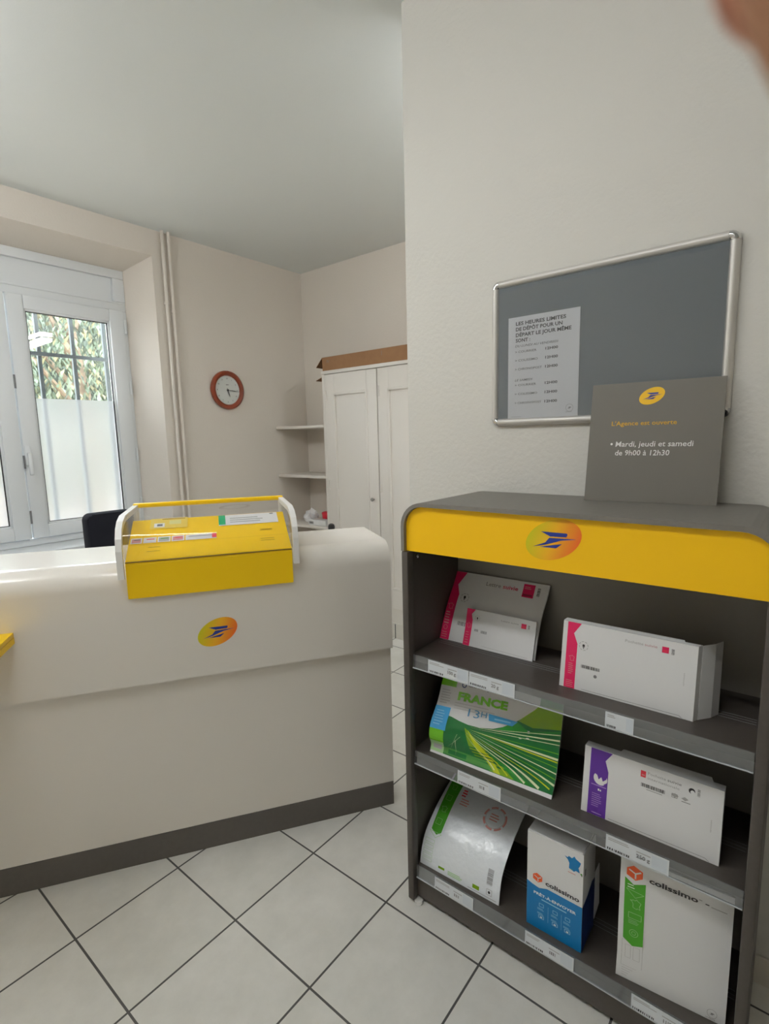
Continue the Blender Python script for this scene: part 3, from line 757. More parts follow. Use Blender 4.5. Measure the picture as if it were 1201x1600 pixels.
for sy, yy in ((-1, BY0), (1, BY1)):
    for sz, zz in ((1, BZ0), (-1, BZ1)):
        b = MB(); c = Vector((XR, yy + sy * .0245, zz + sz * .0245)); rings = []
        for k in range(7):
            a = R(90 * k / 6); d = Vector((0, -sy * math.cos(a), -sz * math.sin(a))); ring = []
            for j in range(9):
                q = math.pi * j / 8; ring.append(b.bm.verts.new(c + d * (.012 + .0128 * math.cos(q)) + Vector((-.0035 - .0185 * math.sin(q), 0, 0))))
            ring.append(b.bm.verts.new(c + d * -.0008)); ring.append(b.bm.verts.new(c + d * .0248)); rings.append(ring)
        b.mi(CHROME)
        for A, B in zip(rings, rings[1:]):
            for j in range(len(A)): 
                f = b.bm.faces.new((A[j], A[(j + 1) % len(A)], B[(j + 1) % len(A)], B[j])); f.smooth = True
        b.build('corner_cap', t)
b = MB(); b.box((XR - .0185, BY1 + .022, BZ0 + .022), (XR - .0165, BY0 - .022, BZ1 - .022), PGLASS); b.build('clear_cover', t)
b = MB(); b.lathe([(.009, 0), (.009, .014), (.006, .017)], BLACKP, Matrix.Translation((XR - .008, BY1 + .012, BZ0 + .012)) @ Matrix.Rotation(R(-90), 4, 'Y'), 14); b.build('lock', t)

# poster inside the board
t = None
b = MB(); PX = XR - .0135
b.box((PX, -1.098, 1.5245), (PX + .001, -.881, 1.826), PAPER)
S = Surf.flat(b, (PX, -.881, 1.522), (0, -1, 0), (0, 0, 1))
INKD = mat('dark_grey_ink', (72, 72, 76), .6)
for tx, v, w_ in (('LES HEURES LIMITES', .2795, .153), ('DE DÉPÔT POUR UN', .263, .143), ('DÉPART LE JOUR MÊME', .2462, .169), ('SONT :', .230, .046)):
    S.text(tx, .0245, v, .0098, INKD, w=w_, bold=.025)
S.text('DU LUNDI AU VENDREDI', .0225, .2155, .0062, INKG, w=.134, italic=.25, bold=.01)
for tx, v, w_ in (('> COURRIER', .1985, .068), ('> COLISSIMO', .173, .072), ('> CHRONOPOST', .147, .085), ('> COURRIER', .0997, .068), ('> COLISSIMO', .073, .072), ('> CHRONOPOST', .0459, .085)):
    S.text(tx, .023, v, .0062, INKG, w=w_, bold=.01); S.text('12H00', .118, v, .0072, INKD, w=.038, bold=.025)
S.text('LE SAMEDI', .0227, .1145, .0062, INKG, w=.057, italic=.25, bold=.01)
S.ring(.193, .0265, .011, .0009, INKL, 1); post_logo(S, .193, .0265, .13, oval=PAPER, bird=INKD, L=2); S.text('LA POSTE', .181, .0135, .003, INKG)
S.rect(.012, .0065, .045, .0075, INKL)
tag(b.build('notice_sheet'), 'white sheet listing posting deadlines inside the notice board', 'notice')

# ================================================================== DISPLAY SHELF UNIT
UX, UXB = .714, XR - .010
Y0, Y1 = -.7205, -1.606
t = thing('display_shelf_unit', 'dark brown shelf unit with yellow header standing against the wall', 'shelf unit', (.9, -1.163, 0))
def shell_profile(inset, r, z0):
    a0, a1, zt = Y0 - inset, Y1 + inset, 1.292 - inset; p = [(a0, z0)]
    for k in range(9): a = R(90 * k / 8); p.append((a0 - r + r * math.cos(a), zt - r + r * math.sin(a)))
    for k in range(9): a = R(90 + 90 * k / 8); p.append((a1 + r + r * math.cos(a), zt - r + r * math.sin(a)))
    p.append((a1, z0)); return p
out, inn = shell_profile(0, .072, 1.149), shell_profile(.011, .061, 1.149)
b = MB(); k = b.mi(GREYL)
VO = [[b.bm.verts.new((x, q[0], q[1])) for q in out] for x in (UX, UXB)]; VI = [[b.bm.verts.new((x, q[0], q[1])) for q in inn] for x in (UX, UXB)]
n = len(out)
for i in range(n - 1):
    for q in ((VO[0][i], VO[0][i + 1], VO[1][i + 1], VO[1][i]), (VI[0][i], VI[1][i], VI[1][i + 1], VI[0][i + 1]), (VO[0][i], VI[0][i], VI[0][i + 1], VO[0][i + 1]), (VO[1][i], VO[1][i + 1], VI[1][i + 1], VI[1][i])):
        f = b.bm.faces.new(q); f.smooth = False
for i in (0, n - 1): b.bm.faces.new((VO[0][i], VO[1][i], VI[1][i], VI[0][i]))
for f in b.bm.faces:
    f.material_index = 0
b.build('top_shell', t)
# yellow header, recessed a little
b = MB(); hp = [(q[0], q[1]) for q in shell_profile(.0115, .0605, 1.149)]
b.prism(hp, 'x', UX + .012, UX + .024, YEL)
S = Surf.flat(b, (UX + .012, Y0, 1.149), (0, -1, 0), (0, 0, 1)); S.mb = b
post_logo(S, .4436, .0757, 1.0)
b.build('header_panel', t)['label'] = 'yellow header with oval bird emblem'
for (ya, yb) in ((Y0 - .013, Y0), (Y1, Y1 + .013)):
    b = MB(); b.box((UX + .004, ya, .012), (UXB, yb, 1.149), BROWN)
    yc = (Y0 - .022, Y0) if yb == Y0 else (Y1, Y1 + .022)
    b.box((UX, yc[0], .012), (UX + .03, yc[1], 1.147), BROWN, bev=.004)
    b.build('side_panel', t)
b = MB(); b.box((1.012, Y1 + .013, .095), (1.022, Y0 - .013, 1.275), mat('grey_laminate_lit', (146, 143, 136), .5)); b.build('back_panel', t)  # grey laminate with the light it catches lifted into its colour
for zt in (.830, .519, .127):
    b = MB(); b.box((UX + .022, Y1 + .0225, zt - .018), (1.0115, Y0 - .0225, zt), BROWN)
    for xg in (.862, .874, .886): b.box((xg - .0007, Y1 + .03, zt), (xg + .0007, Y0 - .03, zt + .0008), INKG)
    b.box((UX + .0305, Y1 + .0135, zt - .018), (1.0115, Y0 - .0135, zt - .0005), BROWN)
    sh = b.build('shelf', t)
    b = MB(); b.hexa([(UX + .016, Y1 + .024, zt - .037), (UX + .018, Y1 + .024, zt - .037), (UX + .018, Y0 - .024, zt - .037), (UX + .016, Y0 - .024, zt - .037)],
                     [(UX + .018, Y1 + .024, zt + .003), (UX + .0205, Y1 + .024, zt + .003), (UX + .0205, Y0 - .024, zt + .003), (UX + .018, Y0 - .024, zt + .003)], STRIP)
    b.box((UX + .014, Y1 + .024, zt - .0395), (UX + .019, Y0 - .024, zt - .0372), mat('strip_edge', (196, 200, 204), .3))
    b.build('price_strip', sh)['label'] = 'clear plastic price strip along the shelf edge'
b = MB(); b.box((UX + .022, Y1 + .0135, .018), (UX + .038, Y0 - .0135, .1085), BROWN); b.build('kick_panel', t)
for y in (Y0 - .03, Y1 + .03):
    for x in (UX + .016, UXB - .04):
        b = MB(); b.lathe([(.013, 0.0005), (.013, .0115)], WHT, Matrix.Translation((x, y, 0)), 14); b.build('foot', t)['label'] = 'small white foot'
b = MB(); b.lathe([(.006, 0), (.006, .004), (.003, .006)], CHROME, Matrix.Translation((.774, Y0 - .013, 1.124)) @ Matrix.Rotation(R(90), 4, 'X'), 12); b.build('screw', t)

# price labels in the strips
def price_label(u0, u1, zt, tx, lab, seed):
    b = MB(); y0 = -.743 - u0; x = UX + .0145
    o = Vector((x, y0, zt - .0365)); U = Vector((0, -1, 0)); V = Vector((.0022, 0, .0385)).normalized(); hgt = .0375; w_ = u1 - u0
    N = U.cross(V)
    b.hexa([o, o + U * w_, o + U * w_ - N * .0006, o - N * .0006], [o + V * hgt, o + U * w_ + V * hgt, o + U * w_ + V * hgt - N * .0006, o + V * hgt - N * .0006], mat('label_paper', (214, 219, 224), .6))
    S = Surf.flat(b, o, U, V)
    S.lines(.005, .025, w_ * .42, .033, 2, INKL, seed=seed, t=.002)
    S.bars(.004, .002, w_ * .40, .0075, INK, 12, seed=seed)
    if tx == '~': S.bars(w_ * .52, .011, w_ * .66, .020, INKG, 4, seed=seed)
    elif tx: S.text(tx, w_ * .50, .012, .009, INKG, bold=.02)
    if tx: S.rect(w_ * .5, .025, w_ * .72, .0275, INKL)
    S.rect(w_ * .74, .004, w_ * .97, .034, mat('label_tint', (204, 212, 220), .6))
    tag(b.build('price_label'), lab, 'price label', 'price labels on the shelf strips')
price_label(.056, .190, .830, '100 g', 'leftmost price label on the top shelf strip', 1)
price_label(.192, .327, .830, '20 g', 'second price label on the top shelf strip, reading 20 g', 2)
price_label(.553, .615, .830, '', 'short price label below the white pink-banded box', 3)
price_label(.1537, .289, .519, '~', 'price label below the green printed pouch', 4)
price_label(.565, .701, .519, '250 g', 'price label below the purple-banded box, reading 250 g', 5)
price_label(.070, .204, .127, '~', 'price label below the silvery white plastic pouch', 6)
price_label(.365, .498, .127, '~', 'price label below the blue and white carton', 7)
price_label(.637, .772, .127, '~', 'price label below the flat white card mailer', 8)

# ------------------------------------------------------------------ goods on the shelves
def sheet(mb, prof_l, prof_r, yl, yr, thick, m, edge=None, nu=1):
    """a sheet ruled between a left and a right (x, z) profile; returns its printable surface"""
    n = len(prof_l)
    ln = [0.0]
    for i in range(1, n):
        a = math.dist(prof_l[i], prof_l[i - 1]); c = math.dist(prof_r[i], prof_r[i - 1]); ln.append(ln[-1] + (a + c) / 2)
    W = abs(yr - yl)
    def seg(v):
        i = 0
        while i < n - 2 and v > ln[i + 1] + 1e-9: i += 1
        return i, (v - ln[i]) / (ln[i + 1] - ln[i])
    def f(u, v):
        i, s = seg(v); k = u / W
        L = [prof_l[i][j] + (prof_l[i + 1][j] - prof_l[i][j]) * s for j in (0, 1)]; Rr = [prof_r[i][j] + (prof_r[i + 1][j] - prof_r[i][j]) * s for j in (0, 1)]
        return Vector((L[0] + (Rr[0] - L[0]) * k, yl + (yr - yl) * k, L[1] + (Rr[1] - L[1]) * k))
    def nn(u, v):
        i, s = seg(v); vm = (ln[i] + ln[i + 1]) / 2
        U = f(W, vm) - f(0, vm); V = f(u, ln[i + 1]) - f(u, ln[i]); q = U.cross(V).normalized()
        return q if q.x < 0 else -q
    back = Vector((1, 0, 0))
    F, B = [], []
    for v in ln:
        i, s = seg(v); q = nn(W / 2, v)
        F.append([mb.bm.verts.new(f(W * j / nu, v)) for j in range(nu + 1)]); B.append([mb.bm.verts.new(f(W * j / nu, v) - q * thick) for j in range(nu + 1)])
    k = mb.mi(m); ke = mb.mi(edge or m)
    for i in range(n - 1):
        for j in range(nu):
            a = mb.bm.faces.new((F[i][j], F[i][j + 1], F[i + 1][j + 1], F[i + 1][j])); a.material_index = k; a.smooth = True
            a = mb.bm.faces.new((B[i][j], B[i + 1][j], B[i + 1][j + 1], B[i][j + 1])); a.material_index = k; a.smooth = True
        for A in ((F[i][0], F[i + 1][0], B[i + 1][0], B[i][0]), (F[i][nu], B[i][nu], B[i + 1][nu], F[i + 1][nu])):
            mb.bm.faces.new(A).material_index = ke
    for i in (0, n - 1):
        for j in range(nu): mb.bm.faces.new((F[i][j], B[i][j], B[i][j + 1], F[i][j + 1])).material_index = ke
    return Surf(mb, f, nn, ln[1:-1]), W, ln[-1]
def resample(p, n):
    """smooth a coarse profile (Catmull-Rom)"""
    out = []; m_ = len(p) - 1
    for i in range(m_):
        p0, p1, p2, p3 = p[max(i - 1, 0)], p[i], p[i + 1], p[min(i + 2, m_)]
        for k in range(n):
            s = k / n
            out.append(tuple(.5 * (2 * p1[j] + (p2[j] - p0[j]) * s + (2 * p0[j] - 5 * p1[j] + 4 * p2[j] - p3[j]) * s * s + (3 * p1[j] - p0[j] - 3 * p2[j] + p3[j]) * s ** 3) for j in (0, 1)))
    return out + [p[-1]]
def band(S, x0, x1, H_, nx, nv, m, L=1):
    S.poly([(x0, 0.0005), (x1, 0.0005), (x1, nv * .82), (nx, nv), (x1 + .007, H_ - .0005), (x0, H_ - .0005)], m, L)
def stamp(S, u, v, r):
    S.ring(u, v, r, r * .12, INKL, 1, 24, 3); S.disc(u, v + r * .1, r * .28, INK, 2, 10); S.poly([(u - r * .25, v - r * .1), (u + r * .3, v), (u, v - r * .75)], INKG, 2)

# top shelf: large letter pouch
b = MB()
pl = resample([(.891, .8305), (.918, .892), (.947, .944), (.981, .990), (1.004, 1.028)], 3)
pr_ = resample([(.899, .8305), (.916, .886), (.942, .944), (.980, .990), (1.005, 1.028)], 3)
S, W, HH = sheet(b, pl, pr_, -.736, -1.053, .005, CARDW)
band(S, 0, .032, HH, .017, HH * .80, MAG)
S.text('Lettre', .1155, .1945, .0125, INKG, w=.050); S.text('suivie', .173, .1945, .0125, MAG, w=.050, bold=.01)
S.rect(.2385, .179, .2745, .2205, MAG); S.rect(.2415, .183, .2705, .189, mat('dark_magenta_ink', (150, 14, 60), .5), 2); S.lines(.243, .204, .268, .214, 2, PINK, 2, t=.002)
S.bars(.2835, .1875, .2925, .2130, INK, 10, vert=True)
stamp(S, .0553, .1415, .015); france(S, .014, .105, .020, PINK, 2, .001)
S.lines(.004, .045, .024, .088, 5, PINK, 2); S.ring(.013, .036, .007, .001, PINK, 2); S.lines(.004, .005, .028, .025, 3, PINK, 2, t=.0015)
S.bars(.052, .05, .09, .062, INKG, 14)
tag(b.build('large_envelope'), 'large white envelope with a magenta left band leaning on the top shelf', 'envelope')
# small letter in front of it
b = MB()
S, W, HH = sheet(b, [(.886, .8305), (.905, .885), (.919, .940)], [(.890, .8305), (.905, .885), (.919, .940)], -.823, -1.049, .004, CARDW)
for k in range(1, 3): pass
band(S, 0, .0225, HH, .0176, HH * .86, MAG)
S.text('Lettre suivie', .118, .094, .0052, INKL, w=.055); S.rect(.1816, .0865, .197, .1005, MAG); S.rect(.1835, .090, .195, .093, REDI, 2); S.bars(.202, .0875, .2075, .099, INKG, 7, vert=True)
stamp(S, .0385, .088, .0085); S.bars(.032, .0475, .046, .0545, INKG, 8); S.bars(.055, .0455, .075, .0535, INKG, 10, seed=4); S.disc(.0685, .029, .0035, INKG, 1, 10)
france(S, .011, .062, .015, PINK, 2, .0008); S.lines(.005, .006, .018, .045, 5, PINK, 2, t=.0012)
S.line((.030, .0085), (.21, .0055), .0007, INKL)
tag(b.build('small_envelope'), 'small white envelope with a magenta band in front of the large one', 'envelope')

# white box with a pink band
b = MB(); tl_ = R(8.5)
def boxpts(x0, yl, yr, z, hgt, tilt, depth, flare=0.0, hb=None):
    up_ = Vector((math.sin(tilt), 0, math.cos(tilt))); hb = hb or hgt
    f = [Vector((x0, yl, z)), Vector((x0, yr, z))]; bk = [Vector((x0 + depth, yl, z)), Vector((x0 + depth, yr - flare, z))]
    bot = [f[0], f[1], bk[1], bk[0]]; top = [f[0] + up_ * hgt, f[1] + up_ * hgt, bk[1] + up_ * hb, bk[0] + up_ * hb]
    return bot, top, up_
bot, top, UP = boxpts(.796, -1.162, -1.464, .8308, .169, tl_, .014, .006, .169)
b.hexa(bot, top, CARDW)
S = Surf.flat(b, bot[0], (0, -1, 0), UP)
band(S, .0115, .0385, .169, .028, .141, MAG)
stamp(S, .054, .114, .0115); S.bars(.0515, .0585, .097, .0665, INK, 18); S.disc(.0871, .0443, .0042, INKG, 1, 10)
S.text('Pochette', .150, .1465, .0062, INKL, w=.040); S.text('suivie', .193, .1465, .0062, mat('rose_grey_ink', (196, 150, 156), .6), w=.027)
S.rect(.2299, .1395, .244, .1535, MAG); S.rect(.232, .143, .242, .146, REDI, 2); S.bars(.2495, .1385, .2555, .1525, INKG, 8, vert=True)
S.lines(.2775, .074, .280, .104, 9, INKL, t=.0014); S.line((.056, .0045), (.274, .0055), .0008, INKG); S.line((.274, .0055), (.280, .001), .0008, INKG)
france(S, .0265, .077, .014, PINK, 2, .0009); S.lines(.020, .036, .034, .066, 6, PINK, 2, t=.0014); S.lines(.016, .003, .038, .022, 4, PINK, 2, t=.0012)
bb = b.build('postal_box'); tag(bb, 'white flat postal box with a pink band on the top shelf', 'box', 'white banded postal boxes')
b = MB(); A0, A1 = bot[1] + Vector((.0145, -.0062, 0)), top[1] + Vector((.0145, -.0062, -.001)); dv = Vector((.052, -.030, 0))
mid = [Vector((.028, -.022, 0)), Vector((.056, -.0335, 0))]
cols = [(A0, A1)] + [(A0 + q, A1 + q * .97) for q in mid]
for (p0, p1), (q0, q1) in zip(cols, cols[1:]):
    n_ = (q0 - p0).cross(p1 - p0).normalized() * .0012
    b.hexa([p0, q0, q0 + n_, p0 + n_], [p1, q1, q1 + n_, p1 + n_], CARDW)
b.build('side_flap', bb)['label'] = 'white side flap folded back'
b = MB(); q = UP * .0012
b.face([top[0] + q, top[0] + Vector((0, -.276, 0)) + q, top[0] + Vector((.013, -.272, .003)) + q, top[0] + Vector((.013, -.004, .003)) + q], CARDW)
b.build('lid_flap', bb)

# middle shelf: green printed pouch
b = MB()
pl = resample([(.760, .5195), (.769, .542), (.758, .575), (.767, .612), (.805, .662), (.843, .738), (.862, .778)], 4)
pr_ = resample([(.769, .5195), (.791, .550), (.806, .585), (.816, .617), (.834, .688), (.850, .765), (.858, .800)], 4)
S, W, HH = sheet(b, pl, pr_, -.781, -1.158, .006, BAGC, nu=6)
T = HH
MIDG = mat('mid_green_ink', (30, 134, 40), .16, bump=.25, bscale=14)
S.poly([(.0, .0085), (W, .0085), (W, T - .001), (.316, T - .001), (.313, .222), (.285, .190), (.250, .163), (.222, .144), (.191, .131), (.152, .124), (.1156, .124), (.085, .129), (.0587, .136), (.0, .14)], GRND, 1)
S.poly([(.305, .212), (.258, .168), (.30, .158), (W, .168), (W, .222), (.31, .222)], OLIVE, 2)
S.poly([(.20, .131), (.255, .166), (.29, .145), (W, .165), (W, .152)], MIDG, 2)
S.poly([(.107, .114), (.17, .074), (.205, .045), (.27, .010), (.20, .010), (.15, .03), (.13, .060)], OLIVE, 2)
S.poly([(.117, .110), (.18, .060), (.23, .010), (.21, .010), (.16, .05)], YLIME, 3)
S.poly([(.17, .078), (.26, .03), (.33, .010), (.27, .010), (.205, .045)], MIDG, 3)
for (a, c, w_, mm) in (((.118, .120), (W, .1415), .004, CREAM), ((.16, .124), (W, .1555), .0025, CREAM), ((.117, .117), (W, .131), .002, CREAM), ((.122, .112), (W, .095), .006, CREAM), ((.122, .112), (W, .087), .004, YLIME), ((.117, .110), (W, .056), .003, CREAM), ((.117, .107), (W, .028), .0045, CREAM), ((.112, .106), (W - .01, .018), .003, YLIME), ((.112, .104), (.34, .012), .006, CREAM), ((.112, .102), (.30, .012), .005, CREAM), ((.112, .1), (.25, .014), .004, YLIME), ((.112, .098), (.21, .016), .0025, CREAM), ((.117, .112), (W, .110), .0018, LIME), ((.117, .112), (W, .072), .0018, LIME), ((.112, .108), (W, .042), .002, LIME), ((.054, .038), (.099, .085), .0012, GRNP), ((.064, .028), (.089, .09), .0012, GRNP), ((.085, .016), (.085, .072), .0014, CREAM)):
    d = Vector((c[0] - a[0], c[1] - a[1])); q = Vector((-d.y, d.x)).normalized() * w_ / 2
    S.poly([a, (c[0] - q.x, c[1] - q.y), (c[0] + q.x, c[1] + q.y)], mm, 4)
S.rect(.04, .012, .21, .036, mat('grass_band', (70, 140, 60), .2), 2); S.rect(.06, .016, .12, .03, GRND, 3)
S.poly([(0, 0.0), (W, 0.0), (W, .0085), (0, .0085)], PAPER, 1)
S.rect(0, .0087, .0445, .052, GRNP, 5); S.rect(0, .052, .046, .090, LIME, 5); S.rect(0, .090, .050, .162, SKYB, 5); S.rect(.001, .2235, .053, .262, LIME, 5)
S.lines(.008, .100, .042, .152, 6, mat('pale_blue_ink', (120, 190, 228), .3), 6, t=.003); S.lines(.008, .170, .046, .215, 6, INKL, 2, t=.003); S.rect(.010, .02, .038, .04, INKL, 6)
S.text('FRANCE', .0645, .1905, .0215, LIME, w=.158, bold=.05, L=3)
S.lines(.058, .160, .215, .185, 3, INKL, 2, t=.0022)
S.text('13', .107, .1485, .0225, mat('steel_blue_ink', (70, 130, 170), .4), w=.036, L=3); S.text('H', .1475, .1555, .0150, MATS['steel_blue_ink'], w=.018, bold=.01, L=3)
S.poly([(.174, .1503), (.244, .1503), (.258, .1650), (.170, .1695)], SKYB, 5); S.rect(.190, .1565, .238, .1605, MATS['pale_blue_ink'], 6)
S.ring(.078, .2345, .008, .003, BLUED, 2); S.text('Chronopost', .090, .2325, .012, INKG, w=.10, bold=.02, L=2)
tag(b.build('green_pouch'), 'glossy green and white plastic mailing pouch with radiating streaks', 'mailing pouch')

# middle shelf: box with a purple band
b = MB(); bot, top, UP = boxpts(.778, -1.232, -1.5325, .5198, .169, R(7.5), .024, 0.0, .169)
b.hexa(bot, top, CARDW)
S = Surf.flat(b, bot[0], (0, -1, 0), UP)
band(S, .0152, .0595, .169, .051, .145, PURP)
S.disc(.042, .097, .0165, INKW, 2, 22); S.poly([(.026, .108), (.03, .118), (.058, .112), (.056, .100), (.048, .092), (.044, .102), (.038, .094), (.034, .104)], PURP, 3); S.poly([(.05, .085), (.058, .092), (.057, .082)], PURP, 3)
S.rect(.021, .0765, .057, .079, mat('lilac_ink', (170, 140, 205), .5), 2); S.rect(.0375, .0655, .0415, .0707, INKW, 2); S.rect(.0425, .0655, .0455, .0695, INKW, 2)
S.lines(.024, .022, .052, .058, 7, MATS['lilac_ink'], 2, t=.0016); S.rect(.026, .006, .050, .008, MATS['lilac_ink'], 2)
S.rect(.1317, .1385, .143, .154, REDI); S.rect(.134, .1425, .141, .1455, PINK, 2)
S.text('Pochette', .1475, .1485, .0065, INKL, w=.038); S.text('suivie', .189, .1485, .0065, INKG, w=.029); S.text('internationale', .1475, .1375, .0058, INKL, w=.067)
S.bars(.134, .116, .186, .1245, INK, 22); S.rect(.146, .111, .180, .1128, INKL)
S.disc(.239, .1455, .0065, INK, 1, 16); S.disc(.2405, .143, .0045, CARDW, 2, 12); S.bars(.250, .138, .2555, .1545, INKG, 7, vert=True)
S.outline([(.200, .1165), (.211, .1165), (.211, .125), (.200, .125)], .001, INKG); S.poly([(.198, .122), (.206, .117), (.214, .122), (.206, .127)], INKL, 1); S.poly([(.219, .121), (.227, .117), (.234, .122), (.226, .126)], INKL, 1); S.rect(.220, .1135, .238, .115, INKG)
S.lines(.2795, .068, .282, .097, 9, INKL, t=.0014); S.line((.066, .0055), (.274, .0065), .0008, INKG); S.line((.274, .0065), (.282, .001), .0008, INKG)
bb = b.build('postal_box'); tag(bb, 'white flat postal box with a purple band on the middle shelf', 'box', 'white banded postal boxes')
b = MB(); q = top[0] + UP * .0012
b.face([q + Vector((.001, -.075, 0)), q + Vector((.001, -.284, 0)), q + Vector((.030, -.272, .005)), q + Vector((.026, -.085, .005))], CARDW); b.build('lid_flap', bb)['label'] = 'folded grey-white lid flap'

# bottom shelf: silvery plastic pouch
b = MB()
pl = resample([(.749, .1275), (.759, .172), (.783, .217), (.838, .260), (.892, .289), (.935, .307), (.985, .324)], 4)
pr_ = resample([(.755, .1275), (.766, .184), (.786, .222), (.840, .266), (.894, .295), (.938, .311), (.985, .327)], 4)
S, W, HH = sheet(b, pl, pr_, -.745, -1.016, .004, BAGW, nu=8)
S.poly([(.0165, .1125), (.0387, .1016), (.0529, .1118), (.049, HH - .002), (.0045, HH - .002)], GRNT, 1)
S.outline([(.012, .108), (.0387, .093), (.056, .107)], .001, GRNP, 2)
for k, v in enumerate((.14, .18, .22, .26)):
    uc = .032 - (v - .11) * .035
    (france(S, uc, v, .020, GRNP, 3, .001) if k % 2 else S.outline([(uc - .009, v - .009), (uc + .009, v - .009), (uc + .009, v + .009), (uc - .009, v + .009)], .001, GRNP, 3))
S.ring(.1945, .218, .038, .006, PINK, 1, 30, 4); S.ring(.1945, .218, .031, .001, INKL, 1, 30); S.lines(.178, .206, .214, .232, 3, PINK, 2, t=.004)
S.lines(.062, .240, .082, .268, 3, REDI, 1, t=.005); S.lines(.068, .212, .105, .238, 3, PINK, 1, t=.004)
S.bars(.2287, .040, .2465, .085, INKG, 18, vert=True)
S.outline([(.2305, .013), (.247, .013), (.247, .028), (.2305, .028)], .0012, INKL); S.disc(.2388, .0205, .0038, INK, 1, 10)
for v in (.02, .034, .048, .062, .076): S.outline([(.008, v), (.040, v), (.040, v + .009), (.008, v + .009)], .0007, GRNP)
S.rect(.066, .0145, .088, .022, OLIVE); S.lines(.10, .008, .16, .022, 3, GRNP, t=.0025); S.rect(.185, .011, .207, .022, OLIVE); S.line((.17, .006), (.262, .006), .001, INKG)
tag(b.build('silver_pouch'), 'silvery white plastic mailing pouch with green tag, bent over the bottom shelf edge', 'mailing pouch')

# bottom shelf: blue and white carton
b = MB(); X0, YL_, YR_, Z0, HB = .757, -1.100, -1.250, .1275, .284; D = .100
b.hexa([(X0, YL_, Z0), (X0, YR_, Z0), (X0 + D, YR_, Z0), (X0 + D, YL_, Z0)], [(X0, YL_, Z0 + HB), (X0, YR_, Z0 + HB), (X0 + D, YR_, Z0 + HB), (X0 + D, YL_, Z0 + HB)], CARDW)
S = Surf.flat(b, (X0, YL_, Z0), (0, -1, 0), (0, 0, 1))
S.poly([(0, 0), (.15, 0), (.15, .1335), (.0564, .1345), (.0347, .1257), (.0155, .1291), (0, .1342)], BLUEI)
cube_logo(S, .030, .1545, .026); S.text('colissimo', .052, .1445, .0125, mat('charcoal_ink', (60, 60, 64), .5), w=.090, bold=.03)
france(S, .1225, .2465, .042, BLUEI); S.rect(.119, .229, .123, .2305, LIME, 2); S.lines(.111, .2165, .139, .2205, 1, PINK, t=.002); S.disc(.1453, .2275, .0025, GRNT, 1, 8); S.rect(.1455, .222, .1475, .2265, INK)
S.text('PRÊT-À-ENVOYER', .020, .1035, .0075, INKW, w=.115, bold=.03); S.rect(.042, .0935, .110, .0965, mat('pale_cyan_ink', (160, 206, 228), .5), 2)
PC = MATS['pale_cyan_ink']
for u in (.042, .080, .1135):
    S.outline([(u - .006, .0715), (u + .006, .0715), (u + .006, .081), (u - .006, .081)], .0012, PC, 2); S.lines(u - .011, .060, u + .011, .067, 2, PC, 2, t=.0012)
    S.outline([(u - .007, .036), (u + .007, .036), (u + .007, .045), (u - .007, .045)], .0014, PC, 2); S.rect(u - .003, .038, u + .003, .042, INKW, 3); S.lines(u - .011, .047, u + .010, .053, 2, PC, 2, t=.0012)
for u in (.061, .097): S.rect(u - .0003, .035, u + .0003, .082, PC, 2)
S2 = Surf.flat(b, (X0, YR_, Z0), (1, 0, 0), (0, 0, 1))
S2.poly([(0, 0), (D, 0), (D, .150), (.075, .156), (.04, .14), (0, .1335)], BLUED); S2.rect(.012, .215, .02, .235, INKG); S2.lines(.03, .02, .08, .05, 3, mat('mid_blue_ink', (40, 90, 160), .5), 2)
bb = b.build('mailing_carton'); tag(bb, 'upright white and blue carton with an orange cube emblem', 'carton')
b = MB(); b.hexa([(X0 + .002, YL_ - .002, Z0 + HB + .0004), (X0 + .002, YR_ + .003, Z0 + HB + .0004), (X0 + D - .004, YR_ + .003, Z0 + HB + .0004), (X0 + D - .004, YL_ - .002, Z0 + HB + .0004)],
             [(X0 + .002, YL_ - .002, Z0 + HB + .002), (X0 + .002, YR_ + .003, Z0 + HB + .002), (X0 + D - .004, YR_ + .003, Z0 + HB + .006), (X0 + D - .004, YL_ - .002, Z0 + HB + .006)], CARDW)
b.build('lid_flap', bb)
b = MB(); b.hexa([(X0 + D + .001, YR_ - .002, Z0 + .02), (X0 + D + .03, YR_ - .006, Z0 + .05), (X0 + D + .032, YR_ - .004, Z0 + .05), (X0 + D + .003, YR_ + .001, Z0 + .02)], [(X0 + D + .001, YR_ - .002, Z0 + .16), (X0 + D + .02, YR_ - .006, Z0 + .18), (X0 + D + .022, YR_ - .004, Z0 + .18), (X0 + D + .003, YR_ + .001, Z0 + .16)], CARDW)
b.build('side_flap', bb)

# bottom shelf: large white card mailer
b = MB()
S, W, HH = sheet(b, [(.757, .1275), (.764, .188), (.762, .310), (.765, .462)], [(.780, .1275), (.784, .20), (.788, .310), (.792, .449)], -1.336, -1.566, .006, CARDW)
cube_logo(S, .0312, .2885, .035); S.text('colissimo', .0625, .2795, .0125, MATS['charcoal_ink'], w=.100, bold=.03)
S.rect(.164, .2885, .170, .2895, INK); S.rect(.1765, .283, .184, .2855, INK); S.rect(.188, .281, .218, .283, INKL)
S.poly([(.0105, .2713), (.0299, .2583), (.0561, .2702), (.0560, .1045), (.0331, .0961), (.0118, .1108)], GRNT)
S.outline([(.0145, .244), (.035, .226), (.0535, .240)], .001, GRNP, 2); S.lines(.017, .246, .036, .259, 2, INKW, 2, t=.002)
france(S, .036, .210, .024, GRNP, 2, .0012); S.outline([(.022, .17), (.05, .17), (.05, .185), (.022, .185)], .0012, GRNP, 2); S.lines(.022, .155, .05, .167, 3, GRNP, 2, t=.0012); S.ring(.035, .132, .010, .0012, GRNP, 2); S.ring(.035, .132, .005, .001, GRNP, 2)
